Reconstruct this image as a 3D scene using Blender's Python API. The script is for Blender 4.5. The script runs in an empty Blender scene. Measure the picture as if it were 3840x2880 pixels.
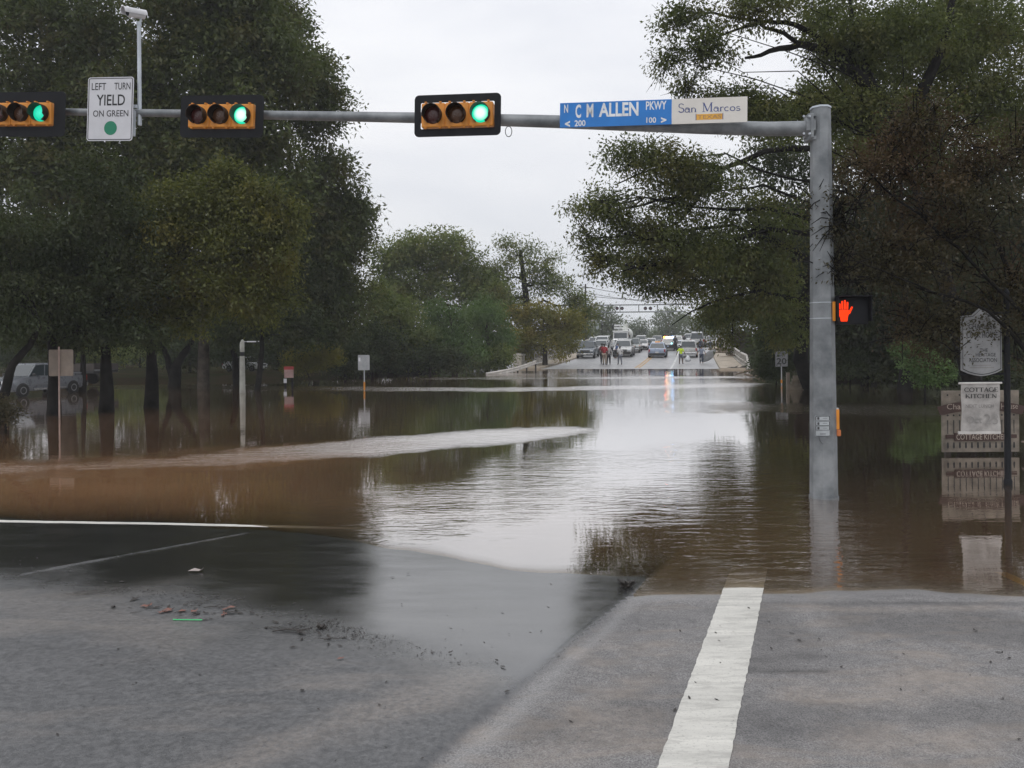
import bpy, bmesh, math, random
import numpy as np
from mathutils import Vector, Matrix, noise
R = math.radians
random.seed(7); rng = np.random.default_rng(7)
sc = bpy.context.scene
COL = sc.collection

# ------------------------------------------------------------------ camera
F, HZ, CH, ROLL = 804.0, 343.0, 2.2, R(0.5)      # focal length in px of a 1024 wide frame, horizon row, eye height over the flood
CR, SR = math.cos(ROLL), math.sin(ROLL)
cd = bpy.data.cameras.new("camera"); cam = bpy.data.objects.new("camera", cd); COL.objects.link(cam)
cd.sensor_width = 36; cd.lens = 36 * F / 1024; cd.shift_y = -(384 - HZ) / 1024
cd.clip_start = .1; cd.clip_end = 6000
cam.matrix_world = Matrix(((CR, SR, 0, 0), (0, 0, -1, 0), (-SR, CR, 0, CH), (0, 0, 0, 1)))
sc.camera = cam

# ------------------------------------------------------------------ world, sun, exposure
SUN_EL, SUN_AZ = R(48), R(200)
w = bpy.data.worlds.new("World"); sc.world = w; w.use_nodes = True
nt = w.node_tree; nt.nodes.clear()
def wn(t, **k):
    n = nt.nodes.new(t)
    for a, b in k.items(): setattr(n, a, b)
    return n
sky = wn('ShaderNodeTexSky', sky_type='NISHITA', sun_disc=False, sun_elevation=SUN_EL, sun_rotation=SUN_AZ)
tc = wn('ShaderNodeTexCoord'); mp = wn('ShaderNodeMapping'); mp.inputs['Scale'].default_value = (1, 1, 2.6)
nz = wn('ShaderNodeTexNoise'); nz.inputs['Scale'].default_value = 2.1; nz.inputs['Detail'].default_value = 7; nz.inputs['Roughness'].default_value = .52
nz.inputs['Distortion'].default_value = .3
rp = wn('ShaderNodeValToRGB')
rp.color_ramp.elements[0].position = .32; rp.color_ramp.elements[0].color = (7.4, 7.6, 8.2, 1)
rp.color_ramp.elements[1].position = .68; rp.color_ramp.elements[1].color = (9.8, 9.8, 9.95, 1)
sep = wn('ShaderNodeSeparateXYZ'); mr = wn('ShaderNodeMapRange'); mr.inputs[1].default_value = .1; mr.inputs[2].default_value = .9
mr.inputs[3].default_value = .97; mr.inputs[4].default_value = 1.45
mul = wn('ShaderNodeVectorMath', operation='SCALE')
mx = wn('ShaderNodeMix', data_type='RGBA'); mx.inputs[0].default_value = .93
bg = wn('ShaderNodeBackground'); bg.inputs[1].default_value = .1
out = wn('ShaderNodeOutputWorld')
L = nt.links.new
L(tc.outputs['Generated'], mp.inputs[0]); L(mp.outputs[0], nz.inputs['Vector']); L(nz.outputs[0], rp.inputs[0])
L(tc.outputs['Generated'], sep.inputs[0]); L(sep.outputs[2], mr.inputs[0])
L(rp.outputs[0], mul.inputs[0]); L(mr.outputs[0], mul.inputs[3])
L(sky.outputs[0], mx.inputs[6]); L(mul.outputs[0], mx.inputs[7]); L(mx.outputs[2], bg.inputs[0]); L(bg.outputs[0], out.inputs[0])
sl = bpy.data.lights.new("sun", 'SUN'); sl.energy = .55; sl.angle = R(25); sl.color = (1, .97, .93)
so = bpy.data.objects.new("sun", sl); COL.objects.link(so)
so.rotation_euler = (R(90) - SUN_EL, 0, math.pi - SUN_AZ)
sc.view_settings.view_transform = 'Standard'; sc.view_settings.look = 'None'
sc.view_settings.exposure = 0; sc.view_settings.gamma = 1
sc.render.engine = 'CYCLES'
sc.cycles.max_bounces = 6; sc.cycles.diffuse_bounces = 2; sc.cycles.glossy_bounces = 3; sc.cycles.transparent_max_bounces = 8
sc.cycles.transmission_bounces = 2
sc.cycles.use_denoising = True
sc.cycles.sample_clamp_indirect = 6

# ------------------------------------------------------------------ pixel helpers (1024 x 768 frame of the photograph)
def ray(px, py):
    u = (px - 512) / F; v = (HZ - py) / F
    return u * CR + v * SR, -u * SR + v * CR
def at(px, py, Y):
    a, b = ray(px, py); return Vector((a * Y, Y, CH + b * Y))
def atz(px, py, z=0.0):
    a, b = ray(px, py); Y = (z - CH) / b; return Vector((a * Y, Y, z))
def ppm(Y): return F / Y

# ------------------------------------------------------------------ materials
MATS = {}
class NB:
    def __init__(s, name):
        s.m = bpy.data.materials.new(name); s.m.use_nodes = True; s.t = s.m.node_tree; s.t.nodes.clear()
        s.o = s.n('ShaderNodeOutputMaterial')
    def n(s, t, **k):
        n = s.t.nodes.new(t)
        for a, b in k.items():
            if a.startswith('i_'): n.inputs[a[2:].replace('_', ' ')].default_value = b
            else: setattr(n, a, b)
        return n
    def l(s, a, b): s.t.links.new(a, b)
    def noise(s, scale, detail=4, rough=.55, vec=None, sc3=None, dist=0):
        n = s.n('ShaderNodeTexNoise'); n.inputs['Scale'].default_value = scale; n.inputs['Detail'].default_value = detail
        n.inputs['Roughness'].default_value = rough; n.inputs['Distortion'].default_value = dist
        if vec is None:
            vec = s.n('ShaderNodeTexCoord').outputs['Object']
        if sc3:
            m = s.n('ShaderNodeMapping'); m.inputs['Scale'].default_value = sc3; s.l(vec, m.inputs[0]); vec = m.outputs[0]
        s.l(vec, n.inputs['Vector']); return n.outputs[0]
    def ramp(s, fac, pts):
        r = s.n('ShaderNodeValToRGB'); e = r.color_ramp.elements
        while len(e) < len(pts): e.new(.5)
        for q, (p, c) in zip(e, pts):
            q.position = p; q.color = (c, c, c, 1) if isinstance(c, (int, float)) else (*c, 1)
        s.l(fac, r.inputs[0]); return r.outputs[0]
    def mix(s, fac, a, b, mode='MIX'):
        m = s.n('ShaderNodeMix', data_type='RGBA', blend_type=mode)
        for i, v in ((0, fac), (6, a), (7, b)):
            if isinstance(v, bpy.types.NodeSocket): s.l(v, m.inputs[i])
            elif i == 0: m.inputs[0].default_value = v
            else: m.inputs[i].default_value = (*v, 1) if len(v) == 3 else v
        return m.outputs[2]
    def math(s, op, a, b=0.0, clamp=False):
        m = s.n('ShaderNodeMath', operation=op, use_clamp=clamp)
        for i, v in ((0, a), (1, b)):
            if isinstance(v, bpy.types.NodeSocket): s.l(v, m.inputs[i])
            else: m.inputs[i].default_value = v
        return m.outputs[0]
    def attr(s, name): return s.n('ShaderNodeAttribute', attribute_name=name)
    def bump(s, h, strength, dist=.01, normal=None):
        b = s.n('ShaderNodeBump'); b.inputs['Strength'].default_value = strength if not isinstance(strength, bpy.types.NodeSocket) else 1
        if isinstance(strength, bpy.types.NodeSocket): s.l(strength, b.inputs['Strength'])
        b.inputs['Distance'].default_value = dist; s.l(h, b.inputs['Height'])
        if normal: s.l(normal, b.inputs['Normal'])
        return b.outputs[0]

def mat(name, col, rough=.5, metal=0, var=.12, vscale=3.0, spec=.5, bump=0, bscale=40, emit=None, es=0, col2=None, coat=0):
    if name in MATS: return MATS[name]
    b = NB(name); p = b.n('ShaderNodeBsdfPrincipled')
    c2 = col2 if col2 else tuple(max(0, c * (1 - 2 * var)) for c in col)
    c1 = col if col2 else tuple(min(1, c * (1 + var)) for c in col)
    n = b.noise(vscale, 5, .6)
    b.l(b.mix(b.ramp(n, [(.35, 0.), (.65, 1.)]), c1, c2), p.inputs['Base Color'])
    r = b.math('ADD', b.math('MULTIPLY', b.noise(vscale * 2.3, 3), .2), rough - .1, True); b.l(r, p.inputs['Roughness'])
    p.inputs['Metallic'].default_value = metal; p.inputs['Specular IOR Level'].default_value = spec
    p.inputs['Coat Weight'].default_value = coat
    if bump: b.l(b.bump(b.noise(bscale, 4), bump, .01), p.inputs['Normal'])
    if emit: p.inputs['Emission Color'].default_value = (*emit, 1); p.inputs['Emission Strength'].default_value = es
    b.l(p.outputs[0], b.o.inputs[0]); MATS[name] = b.m; return b.m

def leafmat(name, lo, hi, alt=None, altamt=.25, trans=.3, gloss=.022):
    b = NB(name)
    t = b.attr('tint').outputs['Fac']
    c = b.mix(t, lo, hi)
    if alt:
        n = b.noise(.55, 3, .6); c = b.mix(b.math('MULTIPLY', b.ramp(n, [(.48, 0.), (.68, 1.)]), altamt), c, alt)
    d = b.n('ShaderNodeBsdfDiffuse'); tr = b.n('ShaderNodeBsdfTranslucent'); g = b.n('ShaderNodeBsdfGlossy'); g.inputs['Roughness'].default_value = .45
    g.inputs['Color'].default_value = (.9, .95, .9, 1)
    b.l(c, d.inputs[0]); b.l(b.mix(1.0, c, (1.3, 1.5, .7), 'MULTIPLY'), tr.inputs[0])
    m1 = b.n('ShaderNodeMixShader'); m1.inputs[0].default_value = trans; b.l(d.outputs[0], m1.inputs[1]); b.l(tr.outputs[0], m1.inputs[2])
    m2 = b.n('ShaderNodeMixShader'); m2.inputs[0].default_value = gloss; b.l(m1.outputs[0], m2.inputs[1]); b.l(g.outputs[0], m2.inputs[2])
    b.l(m2.outputs[0], b.o.inputs[0]); MATS[name] = b.m; return b.m

# ------------------------------------------------------------------ object helpers
def tag(o, label=None, cat=None, group=None, kind=None):
    if label: o['label'] = label
    if cat: o['category'] = cat
    if group: o['group'] = group
    if kind: o['kind'] = kind
    return o
def thing(name, label, cat, loc=(0, 0, 0), rz=0, group=None, mtx=None):
    o = bpy.data.objects.new(name, None); COL.objects.link(o); o.empty_display_size = .2
    if mtx is not None: o.matrix_world = mtx
    else: o.location = loc; o.rotation_euler = (0, 0, rz)
    return tag(o, label, cat, group)
def link(name, me, m, parent=None, label=None):
    o = bpy.data.objects.new(name, me); COL.objects.link(o)
    if m is not None: me.materials.append(m)
    if parent: o.parent = parent
    if label: o['label'] = label
    return o
class MB:
    def __init__(s): s.v = []; s.f = []
    def add(s, vs, fs):
        k = len(s.v); s.v += [tuple(v) for v in vs]; s.f += [tuple(i + k for i in f) for f in fs]; return s
    def box(s, c, d, rot=None, bev=0):
        cx, cy, cz = c; x, y, z = d[0] / 2, d[1] / 2, d[2] / 2
        if bev <= 0:
            vs = [Vector((sx * x, sy * y, sz * z)) for sx in (-1, 1) for sy in (-1, 1) for sz in (-1, 1)]
            fs = [(0, 1, 3, 2), (4, 6, 7, 5), (0, 4, 5, 1), (2, 3, 7, 6), (0, 2, 6, 4), (1, 5, 7, 3)]
        else:
            bm = bmesh.new(); bmesh.ops.create_cube(bm, size=1)
            for v in bm.verts: v.co = Vector((v.co.x * 2 * x, v.co.y * 2 * y, v.co.z * 2 * z))
            bmesh.ops.bevel(bm, geom=bm.edges[:], offset=bev, segments=2, affect='EDGES', profile=.5)
            bm.verts.index_update(); vs = [v.co.copy() for v in bm.verts]; fs = [tuple(v.index for v in f.verts) for f in bm.faces]; bm.free()
        if rot is not None: vs = [rot @ v for v in vs]
        return s.add([v + Vector(c) for v in vs], fs)
    def ring_loft(s, rings, caps=True, closed=True):
        n = len(rings[0]); vs = [p for r in rings for p in r]; fs = []
        for i in range(len(rings) - 1):
            for j in range(n if closed else n - 1):
                a = i * n + j; b = i * n + (j + 1) % n
                fs.append((a, b, b + n, a + n))
        if caps: fs.append(tuple(range(n))[::-1]); fs.append(tuple((len(rings) - 1) * n + j for j in range(n)))
        return s.add(vs, fs)
    def tube(s, pts, rad, n=8, caps=True, phase=0.0):
        pts = [Vector(p) for p in pts]
        if not hasattr(rad, '__len__'): rad = [rad] * len(pts)
        rings = []; up = None
        for i, p in enumerate(pts):
            t = (pts[min(i + 1, len(pts) - 1)] - pts[max(i - 1, 0)]).normalized()
            if up is None:
                up = Vector((0, 0, 1)) if abs(t.z) < .9 else Vector((0, 1, 0))
            a = t.cross(up).normalized(); b = a.cross(t).normalized(); up = b
            rings.append([p + (a * math.cos(2 * math.pi * (j + phase) / n) + b * math.sin(2 * math.pi * (j + phase) / n)) * rad[i] for j in range(n)])
        return s.ring_loft(rings, caps)
    def lathe(s, prof, n=20, axis='z', c=(0, 0, 0)):
        rings = []
        for r, h in prof:
            ring = []
            for j in range(n):
                a = 2 * math.pi * j / n; x, y = r * math.cos(a), r * math.sin(a)
                p = {'z': (x, y, h), 'y': (x, h, y), 'x': (h, x, y)}[axis]; ring.append(Vector(p) + Vector(c))
            rings.append(ring)
        return s.ring_loft(rings)
    def prism(s, poly, y0, y1):       # polygon in x,z; thickness along y
        n = len(poly); vs = [(x, y0, z) for x, z in poly] + [(x, y1, z) for x, z in poly]
        fs = [tuple(range(n)), tuple(range(2 * n - 1, n - 1, -1))] + [(i, i + n, (i + 1) % n + n, (i + 1) % n) for i in range(n)]
        return s.add(vs, fs)
    def flat(s, poly, y):
        return s.add([(x, y, z) for x, z in poly], [tuple(range(len(poly)))])
    def build(s, name, m, parent=None, smooth=False, label=None, bevel=0):
        me = bpy.data.meshes.new(name); me.from_pydata(s.v, [], s.f); me.validate()
        bm = bmesh.new(); bm.from_mesh(me); bmesh.ops.recalc_face_normals(bm, faces=bm.faces)
        bm.to_mesh(me); bm.free()
        if smooth:
            me.polygons.foreach_set('use_smooth', [True] * len(me.polygons))
            try: me.set_sharp_from_angle(angle=R(40))
            except Exception: pass
        return link(name, me, m, parent, label)
def rrect(w, h, r, cx=0, cz=0, k=5):
    p = []
    for sx, sz, a0 in ((1, 1, 0), (-1, 1, 90), (-1, -1, 180), (1, -1, 270)):
        for i in range(k + 1):
            a = R(a0 + 90 * i / k); p.append((cx + sx * (w / 2 - r) + r * math.cos(a), cz + sz * (h / 2 - r) + r * math.sin(a)))
    return p
def ring_frame(mb, w, h, r, t, y, cx=0, cz=0):
    o = rrect(w, h, r, cx, cz); i = rrect(w - 2 * t, h - 2 * t, max(.001, r - t), cx, cz); n = len(o)
    mb.add([(x, y, z) for x, z in o] + [(x, y, z) for x, z in i], [(j, (j + 1) % n, (j + 1) % n + n, j + n) for j in range(n)])
def disc(r, cx=0, cz=0, n=24): return [(cx + r * math.cos(2 * math.pi * j / n), cz + r * math.sin(2 * math.pi * j / n)) for j in range(n)]

# lettering: the built-in font, fitted to a box; and a small serif face drawn as strokes
def fit_text(txt, x0, x1, z0, z1, y, name, m, parent, bold=0.0, label=None):
    cu = bpy.data.curves.new(name, 'FONT'); cu.body = txt; cu.size = 1; cu.offset = bold; cu.resolution_u = 3; cu.extrude = 0
    o = bpy.data.objects.new(name, cu); COL.objects.link(o)
    dg = bpy.context.evaluated_depsgraph_get(); me = bpy.data.meshes.new_from_object(o.evaluated_get(dg))
    bpy.data.objects.remove(o); bpy.data.curves.remove(cu)
    n = len(me.vertices); a = np.empty(n * 3); me.vertices.foreach_get('co', a); a = a.reshape(-1, 3)
    mn, mxx = a.min(0), a.max(0); o3 = np.zeros_like(a)
    o3[:, 0] = x0 + (a[:, 0] - mn[0]) / (mxx[0] - mn[0]) * (x1 - x0)
    o3[:, 2] = z0 + (a[:, 1] - mn[1]) / (mxx[1] - mn[1]) * (z1 - z0); o3[:, 1] = y
    me.vertices.foreach_set('co', o3.ravel()); me.update(); me.name = name
    return link(name, me, m, parent, label)
def arc(cx, cz, rx, rz, a0, a1, n=10): return [(cx + rx * math.cos(R(a0 + (a1 - a0) * i / n)), cz + rz * math.sin(R(a0 + (a1 - a0) * i / n))) for i in range(n + 1)]
SER = {  # width, strokes (points, thickness) in cap-height units
 'S': (.55, [(arc(.28, .74, .2, .23, 20, 270) , .07), (arc(.28, .26, .22, .24, 90, -160), .09)]),
 'a': (.5, [(arc(.22, .2, .17, .19, 0, 360), .07), ([(.4, .42), (.4, .04), (.48, 0)], .09), (arc(.24, .4, .16, .1, 0, 170, 6), .06)]),
 'n': (.58, [([(.12, .48), (.12, 0)], .09), (arc(.27, .3, .16, .17, 180, 0), .06), ([(.43, .3), (.43, 0)], .09), ([(.03, .02), (.21, .02)], .04), ([(.34, .02), (.52, .02)], .04)]),
 'M': (.95, [([(.14, 0), (.14, 1)], .05), ([(.14, 1), (.46, .05)], .11), ([(.46, .05), (.78, 1)], .05), ([(.78, 1), (.78, 0)], .11), ([(.02, .02), (.26, .02)], .04), ([(.66, .02), (.92, .02)], .04), ([(.02, .98), (.16, .98)], .04), ([(.76, .98), (.92, .98)], .04)]),
 'r': (.4, [([(.12, .48), (.12, 0)], .09), (arc(.27, .32, .15, .14, 170, 50, 6), .07), ([(.03, .02), (.23, .02)], .04)]),
 'c': (.46, [(arc(.24, .24, .19, .22, 50, 310), .08)]),
 'o': (.52, [(arc(.25, .24, .2, .22, 0, 360, 14), .08)]),
 's': (.42, [(arc(.2, .36, .13, .11, 30, 270, 8), .06), (arc(.2, .13, .15, .12, 90, -160, 8), .07)]),
 'C': (.8, [(arc(.42, .5, .36, .48, 45, 315, 14), .09), ([(.68, .95), (.68, .75)], .05)]),
 'O': (.86, [(arc(.42, .5, .37, .48, 0, 360, 16), .09)]),
 'T': (.74, [([(.04, .97), (.68, .97)], .06), ([(.36, 1), (.36, 0)], .11), ([(.05, 1), (.05, .82)], .05), ([(.67, 1), (.67, .82)], .05), ([(.24, .02), (.48, .02)], .04)]),
 'A': (.8, [([(.1, 0), (.4, 1)], .05), ([(.4, 1), (.68, 0)], .11), ([(.2, .34), (.58, .34)], .05), ([(.0, .02), (.2, .02)], .04), ([(.56, .02), (.8, .02)], .04)]),
 'G': (.86, [(arc(.42, .5, .37, .48, 45, 340, 14), .09), ([(.76, .05), (.76, .42)], .1), ([(.6, .42), (.84, .42)], .04)]),
 'E': (.68, [([(.14, 0), (.14, 1)], .11), ([(.04, .97), (.58, .97)], .05), ([(.14, .52), (.46, .52)], .05), ([(.04, .03), (.6, .03)], .05), ([(.59, 0), (.59, .2)], .04), ([(.57, 1), (.57, .82)], .04)]),
 'K': (.8, [([(.14, 0), (.14, 1)], .11), ([(.16, .42), (.66, .98)], .05), ([(.3, .58), (.72, .02)], .1), ([(.03, .02), (.26, .02)], .04), ([(.6, .02), (.8, .02)], .04)]),
 'I': (.36, [([(.18, 0), (.18, 1)], .11), ([(.05, .02), (.31, .02)], .04), ([(.05, .98), (.31, .98)], .04)]),
 'H': (.86, [([(.14, 0), (.14, 1)], .11), ([(.7, 0), (.7, 1)], .11), ([(.14, .52), (.7, .52)], .05), ([(.03, .02), (.26, .02)], .04), ([(.58, .02), (.82, .02)], .04)]),
 'N': (.86, [([(.12, 0), (.12, 1)], .05), ([(.12, 1), (.7, 0)], .11), ([(.7, 0), (.7, 1)], .05), ([(.02, .02), (.22, .02)], .04), ([(.6, .98), (.8, .98)], .04)]),
 ' ': (.4, [])}
def serif(txt, x0, x1, z0, z1, y, name, m, parent, fat=1.0):
    tot = sum(SER[c][0] for c in txt); sx = (x1 - x0) / tot; sz = z1 - z0; x = x0; mb = MB(); lv = 0
    for ch in txt:
        for pts, th in SER[ch][1]:
            th *= fat; lv += 1; yy = y - (lv % 6) * 2e-4
            q = [Vector((px, pz)) for px, pz in pts]; lft, rgt = [], []
            for i, p in enumerate(q):
                d = (q[min(i + 1, len(q) - 1)] - q[max(i - 1, 0)]).normalized(); nn = Vector((-d.y, d.x)) * th / 2
                lft.append(p + nn); rgt.append(p - nn)
            vs = [(x + p.x * sx, yy, z0 + p.y * sz) for p in lft] + [(x + p.x * sx, yy, z0 + p.y * sz) for p in rgt]; k = len(lft)
            mb.add(vs, [(i, i + 1, i + 1 + k, i + k) for i in range(k - 1)])
        x += SER[ch][0] * sx
    return mb.build(name, m, parent)
# ================================================================== THE GROUND, THE FLOOD AND THE ROAD
# near shoreline (where the asphalt runs under the water)
_sl = [(-160, 514), (0, 519), (120, 521), (250, 525.5), (320, 536), (370, 547), (480, 563), (560, 572), (620, 580)]
_slw = [atz(*p) for p in _sl]
SLX = [p.x for p in _slw]; SLY = [p.y for p in _slw]
_srw = [atz(*p) for p in [(620, 597), (700, 595), (860, 594), (1024, 594), (1200, 594)]]
SRX = [p.x for p in _srw]; SRY = [p.y for p in _srw]
GA, GB = atz(420, 768, .10), atz(632, 594, 0)          # the gutter lip between the old and the new paving
def gutter(x, y):                                        # signed distance, + on the right (new concrete) side
    dx, dy = GB.x - GA.x, GB.y - GA.y; l = math.hypot(dx, dy)
    return ((x - GA.x) * dy - (y - GA.y) * dx) / l
def sstep(a, b, x): t = np.clip((x - a) / (b - a), 0, 1); return t * t * (3 - 2 * t)
def vnoise(x, y, f, seed=0):                             # cheap smooth value noise, vectorised
    xi = np.floor(x * f); yi = np.floor(y * f); fx = x * f - xi; fy = y * f - yi; fx = fx * fx * (3 - 2 * fx); fy = fy * fy * (3 - 2 * fy)
    def h(a, b): s = np.sin(a * 127.1 + b * 311.7 + seed * 74.7) * 43758.5453; return s - np.floor(s)
    return (h(xi, yi) * (1 - fx) + h(xi + 1, yi) * fx) * (1 - fy) + (h(xi, yi + 1) * (1 - fx) + h(xi + 1, yi + 1) * fx) * fy
RO = (atz(539, 369) + atz(722, 369)) / 2                # bridge road: centre of its dry end
RD = Vector((.228, 1, 0)).normalized(); RR = Vector((RD.y, -RD.x, 0)); RHALF = (atz(722, 369) - atz(539, 369)).length / 2 * .975
ZS = [-30, -2, 0, 8, 21, 36, 52, 80, 115, 400]; ZV = [-.5, -.03, 0, .11, .44, .95, 1.6, 2.45, 2.9, 2.9]
def zroad(s): return float(np.interp(s, ZS, ZV))
def road(s, t, dz=0.0): p = RO + RD * s + RR * t; return Vector((p.x, p.y, zroad(s) + dz))
def onroad(px, py):
    a, b = ray(px, py); best = None
    for Y in np.arange(50, 260, .25):
        X = a * Y; d = Vector((X, Y, 0)) - Vector((RO.x, RO.y, 0)); z = zroad(d.dot(RD)); e = CH + b * Y - z
        if e <= 0: return Vector((X, Y, z))
        best = Vector((X, Y, z))
    return best
def G(x, y):
    gd = gutter(x, y); ysl = np.interp(x, SLX, SLY) + .16 * (vnoise(x, y * 0, 1.1) - .5) + .07 * (vnoise(x, y * 0, 4.1) - .5); ysr = np.interp(x, SRX, SRY) + .10 * (vnoise(x, x * 0, 1.3, 3) - .5) + .05 * (vnoise(x, x * 0, 4.3, 3) - .5)
    gl = .022 * (ysl - y); gr = .022 * (ysr - y)
    gl = np.where(gl < -.03, -.03 + (gl + .03) * 2.2, gl); gr = np.where(gr < 0, gr * 1.25, gr); gr = np.where(gr < -.03, -.03 + (gr + .03) * 3, gr)
    side = sstep(-.03, .03, gd)
    g = gl * (1 - side) + gr * side - .004 * np.exp(-((gd - .07) / .06) ** 2) * (y < SRY[0] - .2)
    g = g + .006 * (vnoise(x, y, .9, 5) - .5) + .003 * (vnoise(x, y, 3.1, 6) - .5)
    # joint on the left that stands out of the film of water
    g = g + .010 * np.exp(-((y - (atz(120, 560).y + (x - atz(120, 560).x) * JS)) / .05) ** 2) * (x < atz(246, 534).x) * (x > atz(60, 570).x)
    g = np.maximum(g, -.6 - .05 * vnoise(x, y, .2, 8))
    n = 3.0 * (vnoise(x, y, .12, 9) - .5) + 1.2 * (vnoise(x, y, .5, 10) - .5)
    left = sstep(0, 4, y + n - np.interp(x, [-60, -28, -14, -6], [43, 44, 50, 56])) * sstep(1.5, -2.5, x - np.interp(y, [50, 70, 120], [-4.5, -5.5, -8]) + .3 * n)
    right = sstep(0, 4, y + n - 41) * sstep(0, 3, x - np.interp(y, [40, 60, 120], [13.2, 20, 40]) + .3 * n)
    far = sstep(175, 200, y)
    land = np.maximum(left, right)
    g = g + land * (.8 + .25 * vnoise(x, y, .3, 11))
    return g * (1 - far) + far * 2.3
JP, JQ = atz(120, 560), atz(246, 534); JS = (JQ.y - JP.y) / (JQ.x - JP.x)

def axis(segs):
    a = []
    for x0, x1, st in segs: a += list(np.arange(x0, x1, st))
    return a
gx0 = axis([(-8.2, 8.2, .055)]); xs = np.array(sorted(set([-900, -500, -250, -150, -100] + axis([(-75, -8.2, .7)]) + gx0 + axis([(8.2, 75, .7)]) + [100, 150, 250, 500, 900])))
ys = np.array([-300, -60, -15, -4, 0, 2] + axis([(3.0, 12, .055), (12, 75, .35), (75, 200, 3)]) + [200, 215, 260, 400, 900])
def grid_mesh(name, zf, extra, m):
    X, Y = np.meshgrid(xs, ys); x, y = X.ravel(), Y.ravel(); z = zf(x, y)
    nx, ny = len(xs), len(ys); i = np.arange(nx - 1)[None, :] + np.arange(ny - 1)[:, None] * nx
    q = np.stack([i, i + 1, i + 1 + nx, i + nx], -1).reshape(-1, 4)
    me = bpy.data.meshes.new(name); me.vertices.add(len(x)); me.vertices.foreach_set('co', np.stack([x, y, z], -1).ravel())
    me.loops.add(q.size); me.loops.foreach_set('vertex_index', q.ravel().astype(np.int32)); me.polygons.add(len(q))
    me.polygons.foreach_set('loop_start', np.arange(0, q.size, 4, dtype=np.int32)); me.polygons.foreach_set('use_smooth', np.ones(len(q), dtype=bool)); me.update(); me.validate()
    for k, f in extra.items():
        a = me.attributes.new(k, 'FLOAT', 'POINT'); a.data.foreach_set('value', f(x, y, z).astype(np.float32))
    return link(name, me, m)

# --- ground material: dry grey paving on the right, wet blacktop on the left, mud and leaf mould elsewhere
b = NB("ground_paving"); p = b.n('ShaderNodeBsdfPrincipled')
side = b.attr('side').outputs['Fac']; wet = b.attr('wet').outputs['Fac']; land = b.attr('land').outputs['Fac']
geo = b.n('ShaderNodeNewGeometry').outputs['Position']
sp = b.noise(95, 3, .7, geo); sp2 = b.noise(26, 4, .7, geo)
dry = b.mix(b.ramp(sp, [(.36, 0.), (.62, 1.)]), (.105, .102, .102), (.275, .266, .262))
dry = b.mix(b.math('MULTIPLY', b.ramp(b.noise(1.15, 6, .62, geo, (.8, 2.4, 1), .6), [(.50, 0.), (.64, 1.)]), .65), dry, (.27, .235, .205))
dry = b.mix(b.math('MULTIPLY', b.ramp(b.noise(.8, 6, .65, geo, (.7, 1.6, 1), .4), [(.5, 0.), (.72, 1.)]), .6), dry, (.085, .085, .09))
dry = b.mix(b.math('MULTIPLY', b.ramp(b.noise(210, 1, .5, geo), [(.66, 0.), (.7, 1.)]), .5), dry, (.5, .49, .47))
blk = b.mix(b.ramp(sp2, [(.38, 0.), (.62, 1.)]), (.084, .085, .088), (.138, .138, .140))
blk = b.mix(b.math('MULTIPLY', b.ramp(b.noise(.75, 6, .62, geo, (.6, 1.8, 1), .5), [(.55, 0.), (.72, 1.)]), .5), blk, (.27, .24, .215))
blk = b.mix(b.math('MULTIPLY', b.ramp(sp, [(.62, 0.), (.72, 1.)]), .35), blk, (.24, .235, .23))
blk = b.mix(wet, blk, b.mix(b.ramp(sp2, [(.4, 0.), (.62, 1.)]), (.014, .014, .014), (.026, .025, .023)))
c = b.mix(side, blk, dry)
c = b.mix(b.math('MULTIPLY', b.attr('stain').outputs['Fac'], .8), c, (.055, .053, .052))
c = b.mix(b.math('MULTIPLY', b.math('MULTIPLY', b.attr('silt').outputs['Fac'], b.ramp(b.noise(30, 4, .7, geo), [(.35, .3), (.6, 1.)])), .75), c, (.30, .262, .23))
mot = b.ramp(b.noise(11, 8, .78, geo, (1, 1.3, 1), .4), [(.40, .84), (.52, 1.0), (.62, 1.12)]); c = b.mix(b.math('SUBTRACT', 1.0, b.math('MAXIMUM', wet, land)), c, b.mix(1.0, c, mot, 'MULTIPLY'))
pit = b.ramp(b.noise(150, 2, .6, geo), [(.30, .45), (.37, 1.0)]); c = b.mix(b.math('SUBTRACT', 1.0, b.math('MAXIMUM', wet, land)), c, b.mix(1.0, c, pit, 'MULTIPLY'))
vo = b.n('ShaderNodeTexVoronoi', feature='DISTANCE_TO_EDGE'); vo.inputs['Scale'].default_value = .55
vm = b.n('ShaderNodeVectorMath', operation='ADD'); vn = b.n('ShaderNodeTexNoise'); vn.inputs['Scale'].default_value = 2.4; vn.inputs['Detail'].default_value = 6; b.l(geo, vn.inputs['Vector'])
vs_ = b.n('ShaderNodeVectorMath', operation='SCALE'); vs_.inputs[3].default_value = .55; b.l(vn.outputs[1], vs_.inputs[0]); b.l(geo, vm.inputs[0]); b.l(vs_.outputs[0], vm.inputs[1]); b.l(vm.outputs[0], vo.inputs['Vector'])
crk = b.math('MULTIPLY', b.ramp(vo.outputs['Distance'], [(.0, 1.), (.010, 0.)]), b.ramp(b.noise(.9, 3, .5, geo), [(.5, 0.), (.6, .75)]))
mud = b.mix(b.ramp(b.noise(.6, 6, .6, geo), [(.4, 0.), (.6, 1.)]), (.020, .024, .010), (.034, .027, .017))
c = b.mix(land, c, mud)
c = b.mix(b.math('MULTIPLY', b.attr('lip').outputs['Fac'], .75), c, (.045, .047, .052))
b.l(c, p.inputs['Base Color'])
wr = b.ramp(b.noise(2.2, 6, .7, geo, (.5, 2.2, 1)), [(.3, .0), (.7, 1.)])
rw = b.math('ADD', b.math('MULTIPLY', wr, .14), .08)
rough = b.mix(wet, b.mix(side, b.mix(wr, (.28,) * 3, (.50,) * 3), (.72,) * 3), rw); rough = b.mix(land, rough, (.9,) * 3)
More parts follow.
